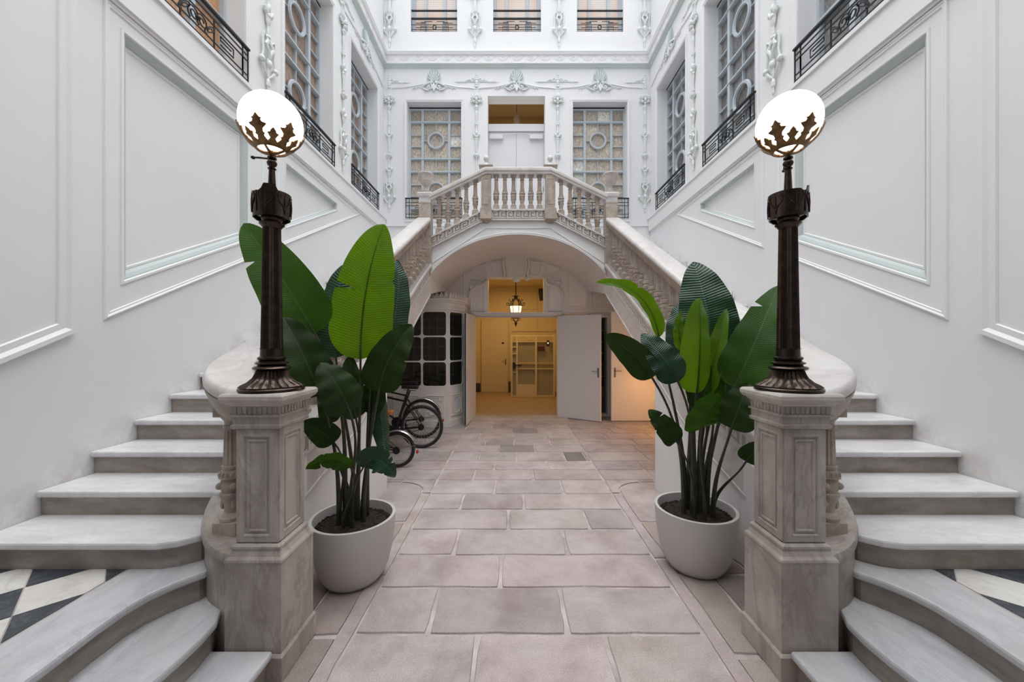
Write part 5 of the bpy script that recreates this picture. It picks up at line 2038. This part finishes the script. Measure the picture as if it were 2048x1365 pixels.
# ================================================================ bicycles
def bicycle(label, rx, y, r, wb, saddle, seat_m, fenders, folding=False, group='bicycles under the left stair', tilt=.03):
    t = thing('bicycle', label, 'bicycle', (rx, y, 0), group)

    def xf(p):
        return Vector((rx - p.x, y + p.z + tilt * p.y, p.y))
    ri = r - .022
    tw = .024 if not folding else .022

    for cx in (0, wb):
        w_ = MB(xf)
        w_.tube([(cx + (r - tw) * math.cos(q * PI / 24), r + (r - tw) * math.sin(q * PI / 24), 0) for q in range(48)], tw, 8, True)
        wo = w_.build('wheel', rubber, t, smooth=60)
        w_ = MB(xf)
        w_.tube([(cx + (r - tw * 2.2) * math.cos(q * PI / 24), r + (r - tw * 2.2) * math.sin(q * PI / 24), 0) for q in range(48)], .009, 6, True)
        for q in range(24):
            an = q * PI / 12
            e = .012 * (1 if q % 2 else -1)
            w_.tube([(cx + .018 * math.cos(an + .6), r + .018 * math.sin(an + .6), e), (cx + (r - tw * 2.2) * math.cos(an), r + (r - tw * 2.2) * math.sin(an), 0)], .0024, 4)
        w_.tube([(cx, r, -.05), (cx, r, .05)], .018, 10)
        w_.build('spokes', steel, wo, smooth=50)
        if cx == 0:
            w_ = MB(xf)
            w_.tube([(0, r, -.055), (0, r, -.03)], [.05, .035], 16)
            w_.build('sprocket', iron, wo)
    f = MB(xf)
    bb_ = (.42 if not folding else .40, .28)
    top = (saddle[0] + .03, saddle[1] - .12)
    head_t, head_b = (wb - .17, r + .52 if not folding else .70), (wb - .11, r + .36 if not folding else .42)
    tb = .016
    if folding:
        f.tube([(.12, r + .05, 0), bb_ + (0,), (wb - .12, .42, 0)], .022, 8)
        f.tube([bb_ + (0,), (saddle[0] + .06, saddle[1] - .03, 0)], .016, 8)
        f.tube([(wb - .08, .25, 0), (wb - .2, 1.0, 0)], .016, 8)
        for e in (-.05, .05):
            f.tube([(0, r, e), (.25, r + .03, e * .5)], .009, 6)
            f.tube([(0, r, e), (.28, r + .22, e * .6), (saddle[0] + .13, r + .26, 0)], .008, 6)
            f.tube([(wb, r, e), (wb - .05, r + .24, e)], .01, 6)
    else:
        f.tube([bb_ + (0,), top + (0,)], tb, 8)
        f.tube([top + (0,), (saddle[0] + .0, saddle[1] - .03, 0)], .013, 8)
        f.tube([(top[0] + .03, top[1] - .08, 0), head_t + (0,)], tb, 8)
        f.tube([bb_ + (0,), head_b + (0,)], .019, 8)
        f.tube([head_b + (0,), head_t + (0,), (head_t[0] - .03, head_t[1] + .10, 0)], .018, 8)
        for e in (-.06, .06):
            f.tube([(0, r, e), (bb_[0], bb_[1], e * .3)], .009, 6)
            f.tube([(0, r, e), (top[0] + .04, top[1] - .1, e * .3)], .008, 6)
            f.tube([(wb, r, e), (wb - .06, r + .37, e * .7), head_b + (e * .3,)], .011, 6)
    f.build('frame', bikeblack, t, smooth=50)
    sd = MB(xf)
    sx, sz = saddle
    sd.prism([(sx - .14, sz, -.07), (sx - .12, sz, .07), (sx - .0, sz, .05), (sx + .13, sz, .018), (sx + .13, sz, -.018), (sx, sz, -.05), (sx - .12, sz, -.075)], (0, .045, 0))
    sd.tube([(sx - .1, sz - .03, -.02), (sx + .1, sz - .02, 0)], .006, 5)
    sd.build('saddle', seat_m, t, bevel=.012)
    hb = MB(xf)
    hx, hz = (head_t[0] - .03, head_t[1] + .10) if not folding else (wb - .2, 1.0)
    hb.tube([(hx - .06, hz + .02, -.30), (hx, hz, -.1), (hx, hz, .1), (hx - .06, hz + .02, .30)], .013, 8)
    hb.build('handlebar', bikeblack, t, smooth=50)
    ck = MB(xf)
    cr = .09 if not folding else .075
    ck.tube([(bb_[0], bb_[1], -.06), (bb_[0], bb_[1], -.052)], cr, 24)
    ck.tube([(bb_[0], bb_[1], -.07), (bb_[0] + .12, bb_[1] - .12, -.075)], .01, 6)
    ck.tube([(bb_[0], bb_[1], .06), (bb_[0] - .12, bb_[1] + .12, .075)], .01, 6)
    for e, sg in ((-.11, 1), (.11, -1)):
        ck.box(bb_[0] + sg * .12 - .04, bb_[0] + sg * .12 + .04, bb_[1] - sg * .12 - .01, bb_[1] - sg * .12 + .01, e - .04, e + .04)
    for dz in (cr * .9, -cr * .9):
        ck.tube([(bb_[0], bb_[1] + dz, -.056), (0, r + dz * .45, -.05)], .005, 4)
    ck.build('crank', iron, t, smooth=40)
    if fenders:
        fd = MB(xf)
        R_ = r + .022
        vs = []
        n = 18
        for q in range(n + 1):
            an = math.radians(-15 + 165 * q / n)
            for e, dr in ((-.03, -.012), (-.02, 0), (.02, 0), (.03, -.012), (.02, -.006), (-.02, -.006)):
                vs.append(((R_ + dr) * math.cos(PI - an) * -1, r + (R_ + dr) * math.sin(an), e))
        fd.add(vs, [(i * 6 + j, i * 6 + (j + 1) % 6, i * 6 + 6 + (j + 1) % 6, i * 6 + 6 + j) for i in range(n) for j in range(6)])
        for e in (-.04, .04):
            fd.tube([(0, r, e), (-R_ * .98, r + .06, e * .7)], .003, 4)
        fd.build('mudguard', steel, t, smooth=50)
        rf = MB(xf)
        rf.box(-R_ - .02, -R_ + .004, r - .05, r - .01, -.02, .02)
        rf.build('reflector', red_m, t)
    return t


bicycle('black bicycle with bare rear wheel parked under the left stair', -1.515, 5.93, .335, 1.02, (.19, .925), rubber, False)
bicycle('black bicycle with silver rear mudguard, the farthest one by the kiosk', -1.66, 6.55, .335, 1.02, (.22, .93), rubber, True)
bicycle('small wheeled folding bicycle with silver mudguard and tan saddle, nearest the planter', -1.62, 5.02, .235, .98, (.20, .70), orange_m, True, True)
# ================================================================ planters and plants
def planter(px, py, label):
    t = thing('planter', label, 'planter', (px, py, 0), 'round planters')
    m_ = MB()
    c = (px, py, 0)
    m_.lathe([(.165, .0), (.185, .01), (.21, .045), (.238, .11), (.258, .19), (.272, .28), (.28, .38), (.283, .43), (.283, .437), (.262, .437), (.26, .425), (.255, .36), (.02, .34)], c, 56)
    m_.build('pot', pot_m, t, smooth=45)
    s_ = MB()
    s_.lathe([(.257, .372), (.2, .385), (.1, .392), (.003, .394)], c, 40)
    s_.build('soil', soil_m, t)
    pb = MB()
    rr = random.Random(3)
    for i in range(900):
        a, q = rr.uniform(0, 2 * PI), math.sqrt(rr.uniform(0, 1)) * .243
        k = rr.uniform(.005, .009)
        pb.ball((px + q * math.cos(a), py + q * math.sin(a), .391 - q * .055 + rr.uniform(0, .006)), (k * 1.2, k, k * .8), 5, 4)
    o = pb.build('pebbles', soil_m, t)
    o['kind'] = 'stuff'


def leafshape(v):
    a = math.sqrt(max(0, 1 - (1 - min(v / .21, 1)) ** 2))
    b2 = max(0.0, 1 - max(0, (v - .24) / .76) ** 2.0) ** .60
    return max(.03, a * b2)


def leaf(parent, pts, W, mat, stem0, roll=0, fold=.25, arch_=0.0, cuts=(), asym=1.0, sr=.010, droop=0.0, bow=None):
    """pts: midrib (base, middle, tip); stem0: foot of the stalk in the soil"""
    A, B, C = [Vector(p) for p in pts]
    Bc = B * 2 - (A + C) / 2
    n = 44
    m_ = 5
    mid = lambda v: A * (1 - v) ** 2 + Bc * (2 * v * (1 - v)) + C * v * v
    cam_p = Vector((CAMX, 0, EYE))
    mb = MB()
    rr = random.Random(int(abs(A.x) * 9999))
    ph = rr.uniform(0, 6)
    vs, uvs = [], []
    for i in range(n + 1):
        v = i / n
        p = mid(v)
        t_ = (mid(min(1, v + .01)) - mid(max(0, v - .01))).normalized()
        nv = (cam_p - p).normalized()
        nv = (nv - t_ * nv.dot(t_)).normalized()
        sd = t_.cross(nv)
        an = math.radians(roll)
        sd, nv = sd * math.cos(an) + nv * math.sin(an), nv * math.cos(an) - sd * math.sin(an)
        w = W * leafshape(v)
        for j in range(-m_, m_ + 1):
            u = j / m_
            ww = w * (asym if u > 0 else 2 - asym)
            for cv, cs_, cd in cuts:
                if cs_ * u > 0 and abs(v - cv) < .014:
                    ww *= 1 - cd * (1 - abs(v - cv) / .014)
            q = p + sd * (u * ww) + nv * (abs(u) * ww * fold - u * u * ww * droop) + nv * (.006 * math.sin(v * 23 + ph + u) * abs(u))
            vs.append(q)
            uvs.append((u, v))
    k = 2 * m_ + 1
    fs = [(i * k + j, i * k + j + 1, (i + 1) * k + j + 1, (i + 1) * k + j) for i in range(n) for j in range(k - 1)]
    mb.add(vs, fs)
    mb.uv = {i: uvs[i] for i in range(len(uvs))}
    lo = mb.build('leaf', mat, parent, smooth=180)
    st = MB()
    S = Vector(stem0)
    L = (A - S).length
    t0 = (mid(.02) - A).normalized()
    c1_ = S + Vector((0, 0, L * .4))
    c2_ = A - t0 * L * .35
    pp, rs = [], []
    for i in range(13):
        q = i / 12
        pp.append(S * (1 - q) ** 3 + c1_ * (3 * q * (1 - q) ** 2) + c2_ * (3 * q * q * (1 - q)) + A * q ** 3)
        rs.append(sr * (1.9 - 1.1 * min(1, q * 1.3)))
    back = -1
    for i in range(1, 9):
        v = i / 9 * .92
        p = mid(v)
        pp.append(p + (p - cam_p).normalized() * .004)
        rs.append(max(.002, sr * .62 * (1 - v)))
    st.tube(pp, rs, 8)
    so = st.build('stalk', stem_m, lo, smooth=60)
    return lo


planter(-1.214, 2.68, 'round pale grey planter beside the left lamp pedestal')
planter(1.262, 2.82, 'round pale grey planter beside the right lamp pedestal')
pl_l = thing('banana_plant', 'tall broad leaved banana plant in the left planter', 'plant', (-1.214, 2.68, .385), 'potted banana plants')
pl_r = thing('banana_plant', 'tall broad leaved banana plant with many upright leaves in the right planter', 'plant', (1.262, 2.82, .385), 'potted banana plants')


def sl(dx, dy):
    return (-1.214 + dx, 2.68 + dy, .385)


def sr_(dx, dy):
    return (1.262 + dx, 2.82 + dy, .385)


D_, M2, B2, T2 = leaf_dark, leaf_mid, leaf_bright, leaf_teal
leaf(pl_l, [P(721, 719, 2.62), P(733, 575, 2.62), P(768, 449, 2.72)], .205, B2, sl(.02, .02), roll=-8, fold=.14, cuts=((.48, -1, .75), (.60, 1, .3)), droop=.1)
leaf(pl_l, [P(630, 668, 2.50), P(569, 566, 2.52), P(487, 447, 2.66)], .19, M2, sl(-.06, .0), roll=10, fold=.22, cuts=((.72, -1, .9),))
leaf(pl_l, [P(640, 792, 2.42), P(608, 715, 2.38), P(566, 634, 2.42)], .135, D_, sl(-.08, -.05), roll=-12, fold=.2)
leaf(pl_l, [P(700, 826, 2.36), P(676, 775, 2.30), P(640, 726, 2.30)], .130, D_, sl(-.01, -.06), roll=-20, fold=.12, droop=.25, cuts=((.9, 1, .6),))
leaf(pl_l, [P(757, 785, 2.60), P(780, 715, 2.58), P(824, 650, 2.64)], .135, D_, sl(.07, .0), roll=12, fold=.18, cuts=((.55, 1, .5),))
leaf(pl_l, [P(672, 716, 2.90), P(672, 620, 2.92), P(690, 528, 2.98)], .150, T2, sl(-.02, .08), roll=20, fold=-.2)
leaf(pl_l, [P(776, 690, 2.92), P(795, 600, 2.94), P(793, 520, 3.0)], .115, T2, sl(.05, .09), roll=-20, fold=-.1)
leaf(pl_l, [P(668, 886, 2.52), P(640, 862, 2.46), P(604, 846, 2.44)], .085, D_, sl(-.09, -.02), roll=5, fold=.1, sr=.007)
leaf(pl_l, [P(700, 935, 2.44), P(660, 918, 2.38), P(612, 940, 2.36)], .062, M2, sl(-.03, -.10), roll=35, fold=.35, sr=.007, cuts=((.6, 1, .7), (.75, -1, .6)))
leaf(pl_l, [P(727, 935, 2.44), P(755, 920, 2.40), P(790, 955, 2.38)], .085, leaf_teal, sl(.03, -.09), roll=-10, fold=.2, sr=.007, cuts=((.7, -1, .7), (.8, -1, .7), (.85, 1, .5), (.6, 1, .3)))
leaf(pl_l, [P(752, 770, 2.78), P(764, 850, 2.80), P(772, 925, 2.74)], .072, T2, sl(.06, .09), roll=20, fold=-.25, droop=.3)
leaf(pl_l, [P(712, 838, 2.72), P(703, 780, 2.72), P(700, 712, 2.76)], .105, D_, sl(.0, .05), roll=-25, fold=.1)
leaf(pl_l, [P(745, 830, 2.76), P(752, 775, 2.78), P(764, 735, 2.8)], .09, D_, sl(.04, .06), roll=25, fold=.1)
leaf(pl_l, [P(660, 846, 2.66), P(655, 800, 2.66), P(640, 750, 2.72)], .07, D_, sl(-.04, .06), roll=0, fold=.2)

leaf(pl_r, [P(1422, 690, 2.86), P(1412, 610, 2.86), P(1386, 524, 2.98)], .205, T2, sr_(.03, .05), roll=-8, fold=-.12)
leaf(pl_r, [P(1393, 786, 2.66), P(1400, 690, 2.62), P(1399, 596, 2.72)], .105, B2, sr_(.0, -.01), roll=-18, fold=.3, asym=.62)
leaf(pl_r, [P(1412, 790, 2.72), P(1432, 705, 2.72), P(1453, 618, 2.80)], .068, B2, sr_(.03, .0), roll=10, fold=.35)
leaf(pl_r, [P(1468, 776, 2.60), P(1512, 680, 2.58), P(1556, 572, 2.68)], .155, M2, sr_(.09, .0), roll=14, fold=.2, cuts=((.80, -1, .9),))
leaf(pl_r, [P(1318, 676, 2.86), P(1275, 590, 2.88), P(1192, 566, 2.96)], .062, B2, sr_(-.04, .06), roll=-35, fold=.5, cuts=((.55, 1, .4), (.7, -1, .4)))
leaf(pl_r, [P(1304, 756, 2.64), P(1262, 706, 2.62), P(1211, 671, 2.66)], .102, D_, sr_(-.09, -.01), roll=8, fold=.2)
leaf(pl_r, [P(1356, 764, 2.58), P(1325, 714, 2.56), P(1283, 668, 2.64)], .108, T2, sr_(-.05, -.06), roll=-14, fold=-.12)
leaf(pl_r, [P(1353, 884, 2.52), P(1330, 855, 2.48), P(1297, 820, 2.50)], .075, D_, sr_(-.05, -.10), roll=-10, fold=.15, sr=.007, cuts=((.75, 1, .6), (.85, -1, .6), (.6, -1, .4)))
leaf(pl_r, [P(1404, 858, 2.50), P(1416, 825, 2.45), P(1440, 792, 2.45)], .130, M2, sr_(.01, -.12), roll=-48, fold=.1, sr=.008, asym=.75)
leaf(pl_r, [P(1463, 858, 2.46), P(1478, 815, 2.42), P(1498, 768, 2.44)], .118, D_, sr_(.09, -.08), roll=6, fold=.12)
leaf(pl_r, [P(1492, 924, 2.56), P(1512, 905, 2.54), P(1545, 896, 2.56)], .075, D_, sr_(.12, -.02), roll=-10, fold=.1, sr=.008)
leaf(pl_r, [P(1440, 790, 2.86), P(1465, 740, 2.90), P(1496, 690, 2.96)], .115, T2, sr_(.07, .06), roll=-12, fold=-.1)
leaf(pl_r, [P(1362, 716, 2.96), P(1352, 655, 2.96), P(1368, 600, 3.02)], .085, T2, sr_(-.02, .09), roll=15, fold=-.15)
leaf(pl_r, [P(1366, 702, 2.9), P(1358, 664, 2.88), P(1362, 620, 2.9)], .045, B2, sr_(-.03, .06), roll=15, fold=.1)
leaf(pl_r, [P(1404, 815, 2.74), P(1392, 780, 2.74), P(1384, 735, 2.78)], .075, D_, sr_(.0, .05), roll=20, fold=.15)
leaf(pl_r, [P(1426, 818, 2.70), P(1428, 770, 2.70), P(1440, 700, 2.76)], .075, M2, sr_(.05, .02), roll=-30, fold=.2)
# an unopened rolled leaf
st = MB()
st.tube([sr_(.05, .04), P(1447, 800, 2.84), P(1460, 660, 2.84), P(1465, 582, 2.86)], [.014, .010, .009, .001], 8)
st.build('rolled_leaf', leaf_mid, pl_r, smooth=60)
